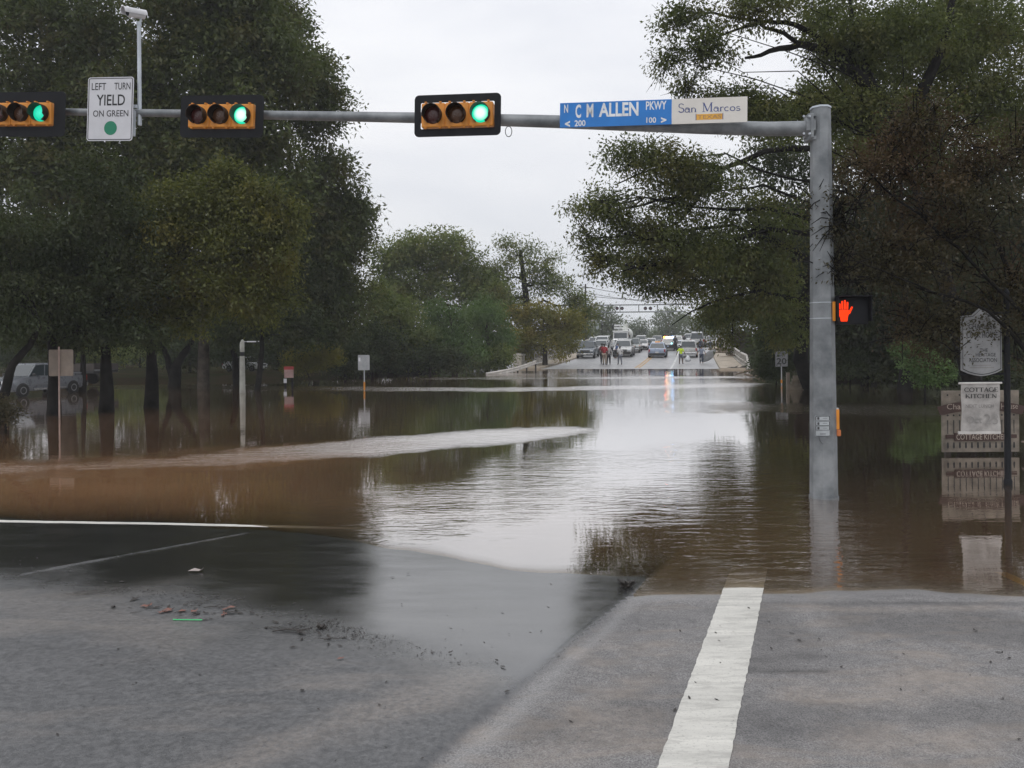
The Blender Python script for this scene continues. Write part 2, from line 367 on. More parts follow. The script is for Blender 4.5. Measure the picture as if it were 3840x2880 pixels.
b.l(rough, p.inputs['Roughness']); b.l(b.mix(land, b.mix(wet, b.mix(side, (.42,) * 3, (.3,) * 3), (.8,) * 3), (0, 0, 0)), p.inputs['Specular IOR Level'])
bs = b.math('MULTIPLY', b.math('SUBTRACT', 1.0, wet), .55)
b.l(b.bump(sp, b.math('ADD', bs, .015), .006), p.inputs['Normal'])
b.l(b.math('ADD', b.math('MULTIPLY', wet, .70), 1.5), p.inputs['IOR']); b.l(p.outputs[0], b.o.inputs[0]); M_GROUND = b.m
def a_side(x, y, z):
    return sstep(-.02, .02, gutter(x, y))
def a_wet(x, y, z):
    d = z + .002; n = vnoise(x, y, 1.4, 21) * .6 + vnoise(x, y, 4.5, 22) * .3 + vnoise(x, y, .6, 23) * .5 - .7
    wl = sstep(.078, .045, d + .020 * n); s = a_side(x, y, z)
    gd = gutter(x, y); wg = np.exp(-((gd - .10 - .05 * (vnoise(y, y * 0, 2, 4) - .5)) / (.055 + .010 * (7 - y).clip(0, 5))) ** 2) * .42
    wr_ = sstep(.009, .001, d + .004 * n) * .8
    sd = np.exp(-((y - (JP.y + (x - JP.x) * JS)) / .05) ** 2) * (x < JQ.x) * (x > atz(20, 580).x) * (.5 + .8 * vnoise(x, y, 3, 9)); wl = wl * (1 - .75 * np.clip(sd, 0, 1))
    return np.clip(wl * (1 - s) + s * np.maximum(wg, wr_), 0, 1) * (y < 30)
def a_lip(x, y, z):
    gd = gutter(x, y); return np.exp(-((gd + .025) / (.025 + .02 * vnoise(x, y, 4, 5))) ** 2) * (y < 7.3) * (.25 + .75 * vnoise(x, y, 3, 4))
def poly_px(l, z=.06): return [tuple(atz(px, py, z)[:2]) for px, py in l]
def a_stain(x, y, z):
    n = vnoise(x, y, 2.2, 61) * .6 + vnoise(x, y, 7, 62) * .4 - .5; P = lambda l: seg(x, y, poly_px(l))
    s = .8 * sstep(.09, .0, P([(742, 667), (826, 668)]) + .05 * n) * (y > atz(780, 668.5, .06).y)
    s = np.maximum(s, .5 * sstep(.30, .02, P([(752, 655), (800, 650)]) + .25 * n)); s = np.maximum(s, .45 * sstep(.45, .05, P([(760, 602), (775, 640)]) + .35 * n))
    s = np.maximum(s, .5 * sstep(.55, .05, P([(870, 612), (1010, 622)]) + .5 * n)); s = np.maximum(s, .35 * sstep(.35, .0, P([(770, 720), (1024, 712)]) + .4 * n))
    s = np.maximum(s, .6 * sstep(.08, .0, P([(760, 597), (1100, 597)]) + .06 * n)); s = np.maximum(s, .45 * sstep(.4, .05, P([(560, 730), (640, 715)]) + .4 * n))
    return np.clip(s, 0, 1) * (y < 9)
def a_silt(x, y, z):
    n = vnoise(x, y * 2.5, 1.8, 71) * .6 + vnoise(x, y * 2, 6, 72) * .5 - .55; P = lambda l: seg(x, y, poly_px(l))
    s = .6 * sstep(.32, .03, P([(180, 800), (330, 735), (470, 680)]) + .28 * n); s = np.maximum(s, .35 * sstep(.5, .05, P([(0, 600), (180, 640)]) + .5 * n))
    s = np.maximum(s, .8 * sstep(.25, .0, P([(800, 692), (900, 693), (980, 684)]) + .25 * n)); s = np.maximum(s, .6 * sstep(.35, .05, P([(500, 775), (620, 722)]) + .5 * n)); s = np.maximum(s, .6 * sstep(.3, .0, P([(860, 745), (960, 735)]) + .35 * n)); s = np.maximum(s, .6 * sstep(.1, 0, P([(760, 604), (1100, 602)]) + .1 * n))
    return np.clip(s, 0, 1) * (y < 9)
def seg(x, y, pts):       # distance field to a polyline
    best = np.full(x.shape, 1e9)
    for (ax, ay), (bx, by) in zip(pts[:-1], pts[1:]):
        dx, dy = bx - ax, by - ay; t = np.clip(((x - ax) * dx + (y - ay) * dy) / (dx * dx + dy * dy), 0, 1)
        best = np.minimum(best, np.hypot(x - ax - t * dx, y - ay - t * dy))
    return best
def a_land(x, y, z): return (y > 25).astype(float)
ground = grid_mesh("ground", G, {'side': a_side, 'wet': a_wet, 'land': a_land, 'lip': a_lip, 'stain': a_stain, 'silt': a_silt}, M_GROUND); tag(ground, kind='structure')

# --- flood water
b = NB("flood_water")
dep = b.attr('depth').outputs['Fac']; ruf = b.attr('ruffle').outputs['Fac']; cal = b.attr('chop').outputs['Fac']
geo = b.n('ShaderNodeNewGeometry').outputs['Position']
mud = b.mix(b.ramp(b.noise(.16, 5, .6, geo, (.6, 1.4, 1)), [(.35, 0.), (.65, 1.)]), (.175, .092, .044), (.24, .130, .066))
mud = b.mix(b.attr('centre').outputs['Fac'], mud, (.105, .070, .040))
dif = b.n('ShaderNodeBsdfDiffuse'); b.l(mud, dif.inputs[0])
trn = b.n('ShaderNodeBsdfTransparent'); trn.inputs[0].default_value = (.97, .90, .80, 1)
op = b.math('SUBTRACT', 1.0, b.math('POWER', 2.718, b.math('MULTIPLY', dep, -48.0)), True)
m1 = b.n('ShaderNodeMixShader'); b.l(op, m1.inputs[0]); b.l(trn.outputs[0], m1.inputs[1]); b.l(dif.outputs[0], m1.inputs[2])
h1 = b.noise(5.5, 3, .55, geo, (.55, 1.5, 1), .5); h2 = b.noise(1.1, 2, .5, geo, (.6, 1.6, 1), .3); h3 = b.noise(17, 2, .5, geo, (.8, 1.3, 1))
n1 = b.bump(h2, b.math('ADD', b.math('MULTIPLY', cal, .2), .012), .05)
n2 = b.bump(h1, b.math('ADD', b.math('MULTIPLY', cal, .42), .008), .016, n1)
n3 = b.bump(h3, b.math('MULTIPLY', ruf, .9), .03, b.bump(b.noise(5, 4, .65, geo, (.35, 1.6, 1), .3), b.math('MULTIPLY', ruf, 1.0), .09, n2))
gl = b.n('ShaderNodeBsdfGlossy'); b.l(b.math('ADD', b.math('MULTIPLY', ruf, .22), .012), gl.inputs['Roughness']); b.l(n3, gl.inputs['Normal'])
gl.inputs[0].default_value = (.97, .95, .94, 1)
fr = b.n('ShaderNodeFresnel'); fr.inputs['IOR'].default_value = 1.42; b.l(n2, fr.inputs['Normal'])
ff = b.math('MULTIPLY', b.math('MINIMUM', b.math('ADD', b.math('MULTIPLY', fr.outputs[0], 1.45), .30), .93), b.ramp(dep, [(0.0, .35), (.005, 1.0)])); ff = b.math('MULTIPLY', ff, b.math('SUBTRACT', 1.0, b.math('MULTIPLY', b.attr('muddy').outputs['Fac'], .48)))
m2 = b.n('ShaderNodeMixShader'); b.l(ff, m2.inputs[0]); b.l(m1.outputs[0], m2.inputs[1]); b.l(gl.outputs[0], m2.inputs[2])
b.l(m2.outputs[0], b.o.inputs[0]); M_WATER = b.m
def seg(x, y, pts):       # distance field to a polyline, and the parameter across
    best = np.full(x.shape, 1e9)
    for (ax, ay), (bx, by) in zip(pts[:-1], pts[1:]):
        dx, dy = bx - ax, by - ay; t = np.clip(((x - ax) * dx + (y - ay) * dy) / (dx * dx + dy * dy), 0, 1)
        best = np.minimum(best, np.hypot(x - ax - t * dx, y - ay - t * dy))
    return best
P2 = lambda l: [tuple(atz(*p)[:2]) for p in l]
BAND1 = P2([(-300, 480), (0, 469), (150, 463), (300, 452), (430, 441), (578, 430)])
BAND2 = P2([(120, 386.5), (300, 388), (480, 389.5), (560, 389), (740, 385)])
BAND3 = P2([(440, 378.5), (600, 378), (740, 377)])
BAND4 = P2([(760, 409), (900, 410), (1100, 408)])
def a_ruf(x, y, z):
    n = vnoise(x, y, .8, 31) * .9 + vnoise(x, y, 2.6, 32) * .5 + vnoise(x, y * 1.0, .25, 33) * .8 - 1.1
    fade = .22 + .78 * sstep(-8.5, -1.0, x)
    w1 = np.interp(x, [-12, -5, 0, 1.6, 2.6], [1.3, 1.25, 1.15, .5, .1])
    r = sstep(1.35, .6, seg(x, y, BAND1) / w1 + .35 * n + (1 - fade) * 1.1 * (vnoise(x, y * 3, 1.6, 51) - .3)) * (.25 + .75 * fade)
    r = np.maximum(r, .6 * sstep(1.3, .6, seg(x, y, BAND2) / 1.6 + .5 * n) * (.2 + .8 * sstep(-12, 0, x)))
    r = np.maximum(r, .4 * sstep(1.3, .6, seg(x, y, BAND3) / 1.3 + .5 * n))
    r = np.maximum(r, .35 * sstep(1.3, .4, seg(x, y, BAND4) / 2.2 + .9 * n))
    return np.clip(r, 0, 1)
def a_chop(x, y, z):
    n = vnoise(x, y, .5, 41) * .7 + vnoise(x, y, 1.7, 42) * .4 - .5
    a = sstep(1.3, .3, seg(x, y, P2([(420, 520), (560, 490), (700, 510)])) / 1.9 + n)
    c = sstep(1.4, .2, seg(x, y, P2([(560, 470), (700, 450), (800, 560)])) / 1.6 + n)
    e = sstep(1.3, .3, seg(x, y, P2([(620, 590), (760, 585)])) / .5 + .5 * n) * .5
    f = .8 * sstep(1.5, .3, seg(x, y, P2([(560, 376), (668, 384), (700, 392)])) / 5)
    return np.clip(np.maximum(np.maximum(a, c), np.maximum(e, f)) + .07 + .12 * vnoise(x, y, .3, 43), 0, 1)
def a_dep(x, y, z): return np.maximum(0, -G(x, y))
def a_mud(x, y, z):
    n = vnoise(x, y * 2.5, .5, 81) * .5 + vnoise(x, y * 3, 1.5, 82) * .35 - .4; lf = sstep(.5, -6.5, x + 1.5 * n)
    near = sstep(17.5, 14.0, y + 2 * n - .25 * (x + 8)); return np.clip(lf * (near * .95 + (1 - near) * .12 + .6 * a_ruf(x, y, z)) + .18 * sstep(4, 7, x) * sstep(11, 8, y) + .75 * sstep(.8, 1.6, x) * sstep(8.2, 7.1, y), 0, 1)
def a_cen(x, y, z): return np.clip(.7 * sstep(-7, 1, x) + .9 * sstep(24, 34, y), 0, 1)
water = grid_mesh("water", lambda x, y: x * 0, {'depth': a_dep, 'ruffle': a_ruf, 'chop': a_chop, 'centre': a_cen, 'muddy': a_mud}, M_WATER); tag(water, kind='structure')

# --- painted lines on the near paving (sheets following the ground)
def paint_strip(name, ca, cb, wa, wb, m, n=60, k=5, lift=.004):
    vs, fs = [], []
    for i in range(n + 1):
        t = i / n; c = ca.lerp(cb, t); wd = wa + (wb - wa) * t; d = (cb - ca).normalized(); q = Vector((d.y, -d.x, 0))
        for j in range(k + 1):
            e = (j / k - .5) * wd
            if j in (0, k): e += random.uniform(-.004, .004)
            p = c + q * e; vs.append((p.x, p.y, 0))
    a = np.array(vs); a[:, 2] = G(a[:, 0], a[:, 1]) + lift
    fs = [(i * (k + 1) + j, i * (k + 1) + j + 1, (i + 1) * (k + 1) + j + 1, (i + 1) * (k + 1) + j) for i in range(n) for j in range(k)]
    mb = MB(); mb.add([tuple(v) for v in a], fs); return mb.build(name, m, None, True)
b = NB("road_paint"); p = b.n('ShaderNodeBsdfPrincipled'); geo = b.n('ShaderNodeNewGeometry').outputs['Position']
c = b.mix(b.ramp(b.noise(2.2, 6, .65, geo, (.5, 2.6, 1)), [(.35, 0.), (.7, 1.)]), (.64, .625, .575), (.46, .45, .415))
c = b.mix(b.math('MULTIPLY', b.ramp(b.noise(60, 4, .7, geo), [(.56, 0.), (.70, 1.)]), .8), c, (.30, .29, .27)); b.l(c, p.inputs['Base Color'])
c = b.mix(b.math('MULTIPLY', b.ramp(b.noise(7, 5, .75, geo, (.4, 2, 1)), [(.50, 0.), (.62, 1.)]), .55), c, (.33, .32, .295)); b.l(c, p.inputs['Base Color'])
p.inputs['Roughness'].default_value = .55; b.l(b.bump(b.noise(70, 3, .6, geo), .4, .004), p.inputs['Normal']); b.l(p.outputs[0], b.o.inputs[0]); M_PAINT = b.m
q0 = atz(690.5, 768, .105); q1 = atz(742, 594, 0)
dd = (q1 - q0).normalized(); o = paint_strip("crossing_line", q0 - dd * 2.2, q1 + dd * 1.0, .34, .335, M_PAINT, 140); tag(o, kind='structure')
q0, q1 = atz(-60, 521, -.004), atz(395, 528.5, -.006)
o = paint_strip("stop_line", q0, q1, .13, .11, M_PAINT, 90, 3); tag(o, kind='structure')
q0, q1 = atz(1040, 590, 0), atz(1000, 572, -.02); M_YEL = mat('yellow_paint', (.55, .35, .03), .5)
o = paint_strip("yellow_line", q0, q1, .12, .12, M_YEL, 20, 2); tag(o, kind='structure')

# --- bridge road: deck, sidewalks, markings
M_DECK = NB("bridge_deck"); b = M_DECK; p = b.n('ShaderNodeBsdfPrincipled'); geo = b.n('ShaderNodeNewGeometry').outputs['Position']
c = b.mix(b.ramp(b.noise(1.2, 6, .6, geo, (2.5, .25, 1)), [(.35, 0.), (.65, 1.)]), (.24, .24, .245), (.33, .325, .32)); b.l(c, p.inputs['Base Color'])
p.inputs['Roughness'].default_value = .38; b.l(p.outputs[0], b.o.inputs[0]); M_DECK = b.m
M_WALK = mat('sidewalk_concrete', (.40, .34, .265), .8, var=.15, vscale=.8)
M_CONC = mat('old_concrete', (.36, .34, .30), .85, var=.25, vscale=1.2, bump=.3, bscale=8)
SS = list(np.arange(-30, 60, 2.0)) + list(np.arange(60, 330, 6.0))
def strip(name, t0, t1, dz, m, s0=-30, s1=330, thick=None, smooth=True):
    ss = [s for s in SS if s0 <= s <= s1]; mb = MB()
    if thick is None:
        vs = []
        for s in ss: vs += [road(s, t0, dz), road(s, t1, dz)]
        mb.add(vs, [(2 * i, 2 * i + 1, 2 * i + 3, 2 * i + 2) for i in range(len(ss) - 1)])
    else:
        mb.ring_loft([[road(s, t0, dz), road(s, t1, dz), road(s, t1, dz - thick), road(s, t0, dz - thick)] for s in ss])
    return mb.build(name, m, None, False)
HW = RHALF
tag(strip("bridge_road", -HW, HW, 0, M_DECK, thick=2.2), kind='structure')
tag(strip("sidewalk", HW + .003, HW + 1.9, .16, M_WALK, s0=-3.5, thick=2.5), kind='structure')
tag(strip("sidewalk", -HW - 1.9, -HW - .003, .14, M_WALK, s0=-1.5, thick=2.5), kind='structure')
M_YELF = mat('faded_yellow_paint', (.50, .30, .10), .6, var=.2, vscale=2); M_WHITEP = mat('lane_paint', (.62, .62, .6), .6, var=.15)
for t in (-.18, .12): tag(strip("yellow_line", t + .55, t + .72, .004, M_YELF, s0=2), kind='structure')
tag(strip("lane_line", .46 * HW, .46 * HW + .18, .004, M_WHITEP, s0=-1.5, s1=60), kind='structure')
for s in np.arange(4, 60, 9.0):
    tag(strip("lane_line", -HW + 3.6, -HW + 3.74, .004, M_WHITEP, s0=s - .1, s1=s + 3.9), kind='structure')
# ================================================================== TREES AND PLANTS
LG = {  # foliage materials: dark, light, seasonal tint
 'dark':  leafmat('dark_leaves', (.018, .025, .010), (.052, .070, .022), (.075, .062, .02), .35),
 'pecan': leafmat('pecan_leaves', (.027, .037, .013), (.105, .128, .040), (.125, .090, .028), .5),
 'olive': leafmat('olive_leaves', (.042, .050, .012), (.145, .148, .030), (.17, .125, .025), .5),
 'mid':   leafmat('bank_leaves', (.055, .076, .022), (.175, .205, .055), (.18, .145, .04), .5),
 'green': leafmat('willow_leaves', (.038, .070, .020), (.115, .175, .050), (.13, .13, .05), .3),
 'yellow':leafmat('yellowing_leaves', (.085, .085, .018), (.22, .20, .035), (.25, .16, .03), .5),
 'brown': leafmat('rusty_leaves', (.026, .022, .012), (.072, .060, .030), (.10, .042, .022), .45, .25),
 'canopy':leafmat('canopy_leaves', (.030, .042, .013), (.135, .152, .042), (.14, .105, .028), .5),
 'far':   leafmat('distant_leaves', (.060, .080, .042), (.130, .155, .080), (.14, .14, .08), .4),
 'bright':leafmat('fresh_leaves', (.05, .085, .03), (.13, .20, .07), (.1, .15, .05), .3)}
BARK = mat('bark', (.050, .042, .034), .9, var=.35, vscale=2.5, bump=.6, bscale=14, spec=.2)
BARKD = mat('wet_bark', (.014, .013, .012), .9, var=.3, vscale=2.5, bump=.6, bscale=14, spec=.1)

def leaf_obj(cl, cr, nper, ll, lw, m, parent, droop=.35, name='crown', squash=.8, bias=None):
    """cl (N,3) cluster centres, cr (N,) radii -> one crown mesh of kite shaped leaves with a tint attribute"""
    nper = int(nper * 1.9); ll *= .60; lw *= .72; cr = cr * .80; N = len(cl); n = N * nper
    c = np.repeat(cl, nper, 0); rad = np.repeat(cr, nper)
    off = rng.normal(size=(n, 3)); off /= (np.linalg.norm(off, axis=1, keepdims=True) + 1e-9)
    off *= (rng.random((n, 1)) ** .5); off[:, 2] *= squash
    p0 = c + off * rad[:, None]
    a = off + rng.normal(size=(n, 3)) * .7; a[:, 2] -= droop * 1.2
    a /= np.linalg.norm(a, axis=1, keepdims=True)
    r = rng.normal(size=(n, 3)) * .55 + off * .55; r[:, 2] += .75; bq = np.cross(a, r); bq /= (np.linalg.norm(bq, axis=1, keepdims=True) + 1e-9)
    ln = ll * (.6 + .8 * rng.random((n, 1))); wd = lw * (.6 + .8 * rng.random((n, 1)))
    v = np.stack([p0, p0 + a * ln * .45 + bq * wd * .5, p0 + a * ln, p0 + a * ln * .45 - bq * wd * .5], 1).reshape(-1, 3)
    ct = np.repeat(np.clip(rng.normal(.42, .34, N), 0, 1), nper)
    if bias is not None: ct = ct * .6 + .4 * np.repeat(bias, nper)
    tint = np.clip(ct * .72 + .28 * rng.random(n), 0, 1)
    me = bpy.data.meshes.new(name); me.vertices.add(4 * n); me.vertices.foreach_set('co', v.ravel())
    me.loops.add(4 * n); me.loops.foreach_set('vertex_index', np.arange(4 * n, dtype=np.int32)); me.polygons.add(n)
    me.polygons.foreach_set('loop_start', np.arange(0, 4 * n, 4, dtype=np.int32)); me.update()
    at_ = me.attributes.new('tint', 'FLOAT', 'FACE'); at_.data.foreach_set('value', tint.astype(np.float32))
    return link(name, me, m, parent)

def curve_pts(a, b, k, sag=.1, jit=.08):
    l = (b - a).length; o = []
    for i in range(k + 1):
        t = i / k; p = a.lerp(b, t); p.z += math.sin(math.pi * t) * sag * l
        if 0 < i < k: p += Vector([random.uniform(-1, 1) * jit * l * .5 for _ in range(3)])
        o.append(p)
    return o

def tree(name, label, base, trunk, lobes, m, leaf=(.16, .07), nper=22, cr=.75, bark=None, group=None, droop=.35, cat='tree', limbs=(), r0=.35, twig=True, dens=1.0, lean=0, trunk_name='trunk', twigs=14, flare=1.12, r_top=.12):
    """base: world point; trunk: world points; lobes: (centre, (rx,ry,rz), clusters)"""
    base = Vector(base); root = thing(name, label, cat, base, 0, group)
    bark = bark or BARK
    tp = [Vector(t) - base for t in trunk]; tp[0].z -= .6
    # resample the trunk and taper it
    k = len(tp); rads = [r0 * (1 - (1 - r_top) * (i / (k - 1)) ** .9) for i in range(k)]; rads[0] *= flare
    pts, rr = [], []
    for i in range(k - 1):
        for j in range(4):
            t = j / 4; q = tp[i].lerp(tp[i + 1], t); jj = 0 if (i == 0 and j == 0) else .06 * r0
            pts.append(q + Vector((random.uniform(-jj, jj), random.uniform(-jj, jj), 0))); rr.append((rads[i] + (rads[i + 1] - rads[i]) * t) * random.uniform(.95, 1.05))
    pts.append(tp[-1]); rr.append(rads[-1])
    MB().tube(pts, rr, 10).build(trunk_name, bark, root, True)
    br = MB()
    for L_ in limbs:
        lp = [Vector(q) - base for q in L_[0]]; n = len(lp); ra = [L_[1] + (L_[2] - L_[1]) * i / (n - 1) for i in range(n)]
        sp, sr = [], []
        for i in range(n - 1):
            for j in range(3):
                t = j / 3; sp.append(lp[i].lerp(lp[i + 1], t) + Vector((random.uniform(-1, 1), random.uniform(-1, 1), random.uniform(-1, 1))) * .04); sr.append(ra[i] + (ra[i + 1] - ra[i]) * t)
        br.tube(sp + [lp[-1]], sr + [ra[-1]], 7)
    CL, CRr, CLT = [], [], []
    for lc, lr, ncl in lobes:
        lc = Vector(lc) - base; ncl = max(4, int(ncl * dens * 1.35))
        u = rng.normal(size=(ncl, 3)); u /= np.linalg.norm(u, axis=1, keepdims=True)
        ns = np.array([noise.noise(Vector(q) * 2.6 + Vector((lc.x, lc.y, lc.z)) * .7) for q in u])
        rr_ = (.28 + .72 * rng.random(ncl) ** .5) * (1 + .62 * ns)
        K = max(4, int(ncl / 11)); ku = rng.normal(size=(K, 3)); ku /= np.linalg.norm(ku, axis=1, keepdims=True)
        kn = np.array([noise.noise(Vector(q) * 1.7 + Vector((lc.x, lc.y, lc.z)) * .7) for q in ku])
        kc = ku * ((.35 + .55 * rng.random(K) ** .6) * (1 + .5 * kn))[:, None] * np.array(lr)
        ks = (.30 + .22 * rng.random(K)) * (8.0 / K) ** .2; ki = rng.integers(0, K, ncl)
        u[:, 2] = np.where(rng.random(ncl) < .6, np.abs(u[:, 2]), u[:, 2])
        own = kc[ki] + u * (.35 + .65 * rng.random(ncl) ** .5)[:, None] * ks[ki][:, None] * np.array(lr) * np.array([1.1, 1.1, .72])
        fill = u * rr_[:, None] * np.array(lr) * .8
        cpts = np.array(lc) + np.where((rng.random(ncl) < .62)[:, None], own, fill)
        if len(tp) and cpts[:, 2].min() < .3 - base.z: cpts[:, 2] = np.maximum(cpts[:, 2], .25 - base.z + rng.random(ncl) * .6)
        CLT.append((ki % 7) / 7.0); CL.append(cpts); CRr.append(cr * (.6 + .8 * rng.random(ncl)))
        # limb from the trunk to the lobe, then boughs to some of its clusters
        cand = [q for q in pts if q.z < lc.z + .2 * lr[2]] or pts[-3:]
        s = min(cand, key=lambda q: (q - lc).length + .4 * abs(q.z - lc.z)); si = pts.index(s)
        rl = min(rr[si] * .55, .16 + .02 * (lc - s).length)
        path = curve_pts(s, lc, 5, .06, .12); br.tube(path, [rl * (1 - .75 * i / 5) for i in range(6)], 6)
        for _ in range(twigs):
            q = Vector(cpts[rng.integers(ncl)]); st = min(path[1:], key=lambda w_: (w_ - q).length + random.uniform(0, .3) * (lc - s).length)
            pp = curve_pts(st, q, 3, .05, .2); br.tube(pp, [rl * .28, rl * .2, rl * .12, .008], 4, False)
            if twig:
                for __ in range(2):
                    e = q + Vector([random.uniform(-1, 1) for ___ in range(3)]) * cr; br.tube([pp[2], (pp[2] + e) / 2 + Vector((0, 0, .05)), e], [rl * .09 + .006, .01, .004], 3, False)
    if br.v: br.build('branches', bark, root, True)
    leaf_obj(np.concatenate(CL), np.concatenate(CRr), nper, leaf[0], leaf[1], m, root, droop, bias=np.concatenate(CLT))
    return root

def lobe(px, py, Y, rx, rz, n, ry=None, dy=0):
    c = at(px, py, Y + dy); k = (Y + dy) / F
    return (c, (rx * k, ry if ry else (rx + rz) * .5 * k, rz * k), n)
def ground_at(px, Y): a, _ = ray(px, 380); return Vector((a * Y, Y, max(-.3, float(G(np.array([a * Y]), np.array([Y]))[0]))))
def tpath(Y, *pp): return [at(px, py, Y + (q[0] if q else 0)) for px, py, *q in pp]

GL = "big trees standing along the left bank"
# ---- left: the tall dark trees behind
b0 = ground_at(60, 43)
tree('pecan_tree', 'tallest dark tree at the far left, its crown filling the top left corner', b0, [b0] + tpath(43, (70, 300), (78, 200), (85, 80), (90, -30)),
     [lobe(60, 30, 43, 95, 75, 210), lobe(20, 120, 43, 80, 70, 170), lobe(120, 100, 43, 85, 75, 210), lobe(60, 200, 43, 85, 70, 190), lobe(0, 250, 43, 70, 60, 120), lobe(130, 190, 43, 60, 60, 120)],
     LG['pecan'], (.44, .17), 30, 1.25, r0=.55, group=GL, dens=1.35)
b0 = ground_at(203, 41)
tree('pecan_tree', 'tall dark tree in the middle of the left bank, behind the round olive crown', b0, [b0] + tpath(41, (205, 300), (212, 200), (205, 90), (215, -20)),
     [lobe(205, 10, 41, 75, 60, 190), lobe(180, 90, 41, 70, 60, 170), lobe(250, 60, 41, 60, 65, 170), lobe(235, 150, 41, 70, 60, 180), lobe(270, 210, 41, 50, 50, 110), lobe(190, 170, 41, 60, 50, 110)],
     LG['pecan'], (.44, .17), 30, 1.2, r0=.3, group=GL, dens=1.35)
b0 = ground_at(318, 60)
tree('pecan_tree', 'tall tree of the left bank beside the open sky', b0, [b0] + tpath(46, (310, 330, 12), (296, 220, 4), (284, 110), (280, 20)),
     [lobe(272, 25, 46, 34, 45, 75), lobe(298, 75, 46, 36, 36, 70), lobe(312, 125, 46, 40, 38, 80), lobe(325, 190, 46, 40, 38, 100), lobe(300, 230, 46, 55, 45, 130), lobe(345, 245, 46, 34, 32, 80), lobe(338, 300, 46, 38, 42, 110), lobe(290, 295, 46, 50, 45, 120), lobe(350, 215, 46, 18, 22, 24)],
     LG['pecan'], (.44, .16), 27, 1.15, r0=.25, group=GL, dens=1.2)
# ---- left: nearer trees standing in the flood
b0 = atz(151, 407.5)
tree('shade_tree', 'round olive-green tree on a thick dark trunk in the flood', b0, [b0] + tpath(b0.y, (152, 370), (151, 330), (160, 290), (185, 240)),
     [lobe(205, 205, b0.y, 42, 38, 120), lobe(240, 240, b0.y, 52, 45, 160), lobe(185, 250, b0.y, 60, 48, 170), lobe(278, 268, b0.y, 24, 26, 50), lobe(232, 290, b0.y, 55, 34, 120), lobe(150, 290, b0.y, 45, 36, 90), lobe(255, 205, b0.y, 26, 24, 40), lobe(285, 222, b0.y, 16, 14, 22), lobe(120, 310, b0.y, 40, 26, 60), lobe(262, 300, b0.y, 34, 26, 60), lobe(225, 178, b0.y, 18, 16, 30), lobe(180, 318, b0.y, 40, 18, 50), lobe(268, 232, b0.y, 22, 20, 36), lobe(150, 225, b0.y, 28, 24, 40)],
     LG['olive'], (.24, .095), 24, .8, BARKD, r0=.26, dens=1.05, group='trees standing in the left floodwater')
b0 = atz(106, 412)
tree('shade_tree', 'dark tree rising from the flood just left of the olive tree', b0, [b0] + tpath(b0.y, (107, 380), (105, 340), (110, 290), (105, 230)),
     [lobe(95, 240, b0.y, 55, 42, 110), lobe(60, 280, b0.y, 50, 40, 100), lobe(120, 290, b0.y, 45, 36, 80), lobe(100, 185, b0.y, 40, 35, 60), lobe(80, 320, b0.y, 50, 24, 60), lobe(130, 335, b0.y, 40, 16, 50), lobe(60, 338, b0.y, 40, 12, 40), lobe(150, 250, b0.y + 2, 40, 40, 60)],
     LG['dark'], (.24, .09), 24, .8, BARKD, r0=.26, group='trees standing in the left floodwater')
b0 = atz(54, 415)
tree('shade_tree', 'dark trunk rising right behind the back of the tan road sign', b0, [b0] + tpath(b0.y, (54, 380), (52, 350), (50, 310), (40, 260)),
     [lobe(45, 300, b0.y, 50, 34, 90), lobe(20, 250, b0.y, 50, 40, 90), lobe(80, 335, b0.y, 34, 16, 36)],
     LG['dark'], (.24, .09), 24, .8, BARKD, r0=.19, flare=1.3, group='trees standing in the left floodwater', r_top=.4)
b0 = atz(83, 392)
tree('shade_tree', 'slender dark tree behind the tan road sign and the dark tree', b0, [b0] + tpath(b0.y, (83, 360), (82, 320), (85, 290)),
     [lobe(85, 300, b0.y, 45, 34, 60), lobe(110, 330, b0.y, 30, 14, 26)], LG['dark'], (.26, .1), 22, .8, BARKD, r0=.17, group='trees standing in the left floodwater')
b0 = ground_at(173, 43)
tree('forked_tree', 'low tree with a forked trunk leaning right, beyond the thick dark trunk', b0, [b0] + tpath(43, (176, 365), (190, 345), (200, 325)),
     [lobe(180, 318, 43, 38, 24, 70), lobe(215, 325, 43, 34, 24, 60), lobe(160, 335, 43, 22, 14, 26)], LG['dark'], (.3, .11), 22, .8, BARKD, r0=.38,
     limbs=[([b0 + Vector((0, 0, .5))] + tpath(43, (168, 360), (160, 340), (158, 320)), .2, .08)])
b0 = ground_at(201, 45)
tree('slim_tree', 'slim tree with a straight dark trunk left of the grey post', b0, [b0] + tpath(45, (201, 355), (200, 330), (205, 300)),
     [lobe(205, 300, 45, 34, 28, 60), lobe(225, 325, 45, 30, 22, 50)], LG['dark'], (.3, .11), 22, .8, BARKD, r0=.26)
b0 = ground_at(238, 45)
tree('leaning_tree', 'thin dark tree leaning left just before the grey post', b0, [b0] + tpath(45, (235, 358), (229, 338), (226, 315)),
     [lobe(235, 312, 45, 32, 26, 60), lobe(262, 325, 45, 26, 20, 40)], LG['dark'], (.3, .11), 22, .8, BARKD, r0=.24)
b0 = atz(2, 421)
tree('corner_tree', 'dark near tree at the left edge leaning over the parked pickup', b0, [b0] + tpath(b0.y, (4, 395), (12, 365), (30, 345), (40, 325)),
     [lobe(10, 330, b0.y, 30, 22, 60), lobe(-10, 285, b0.y, 38, 34, 70), lobe(22, 300, b0.y, 28, 24, 50), lobe(-5, 240, b0.y, 40, 38, 70)], LG['dark'], (.17, .07), 24, .55, BARKD, r0=.17, r_top=.4)
b0 = atz(6, 433, 0)
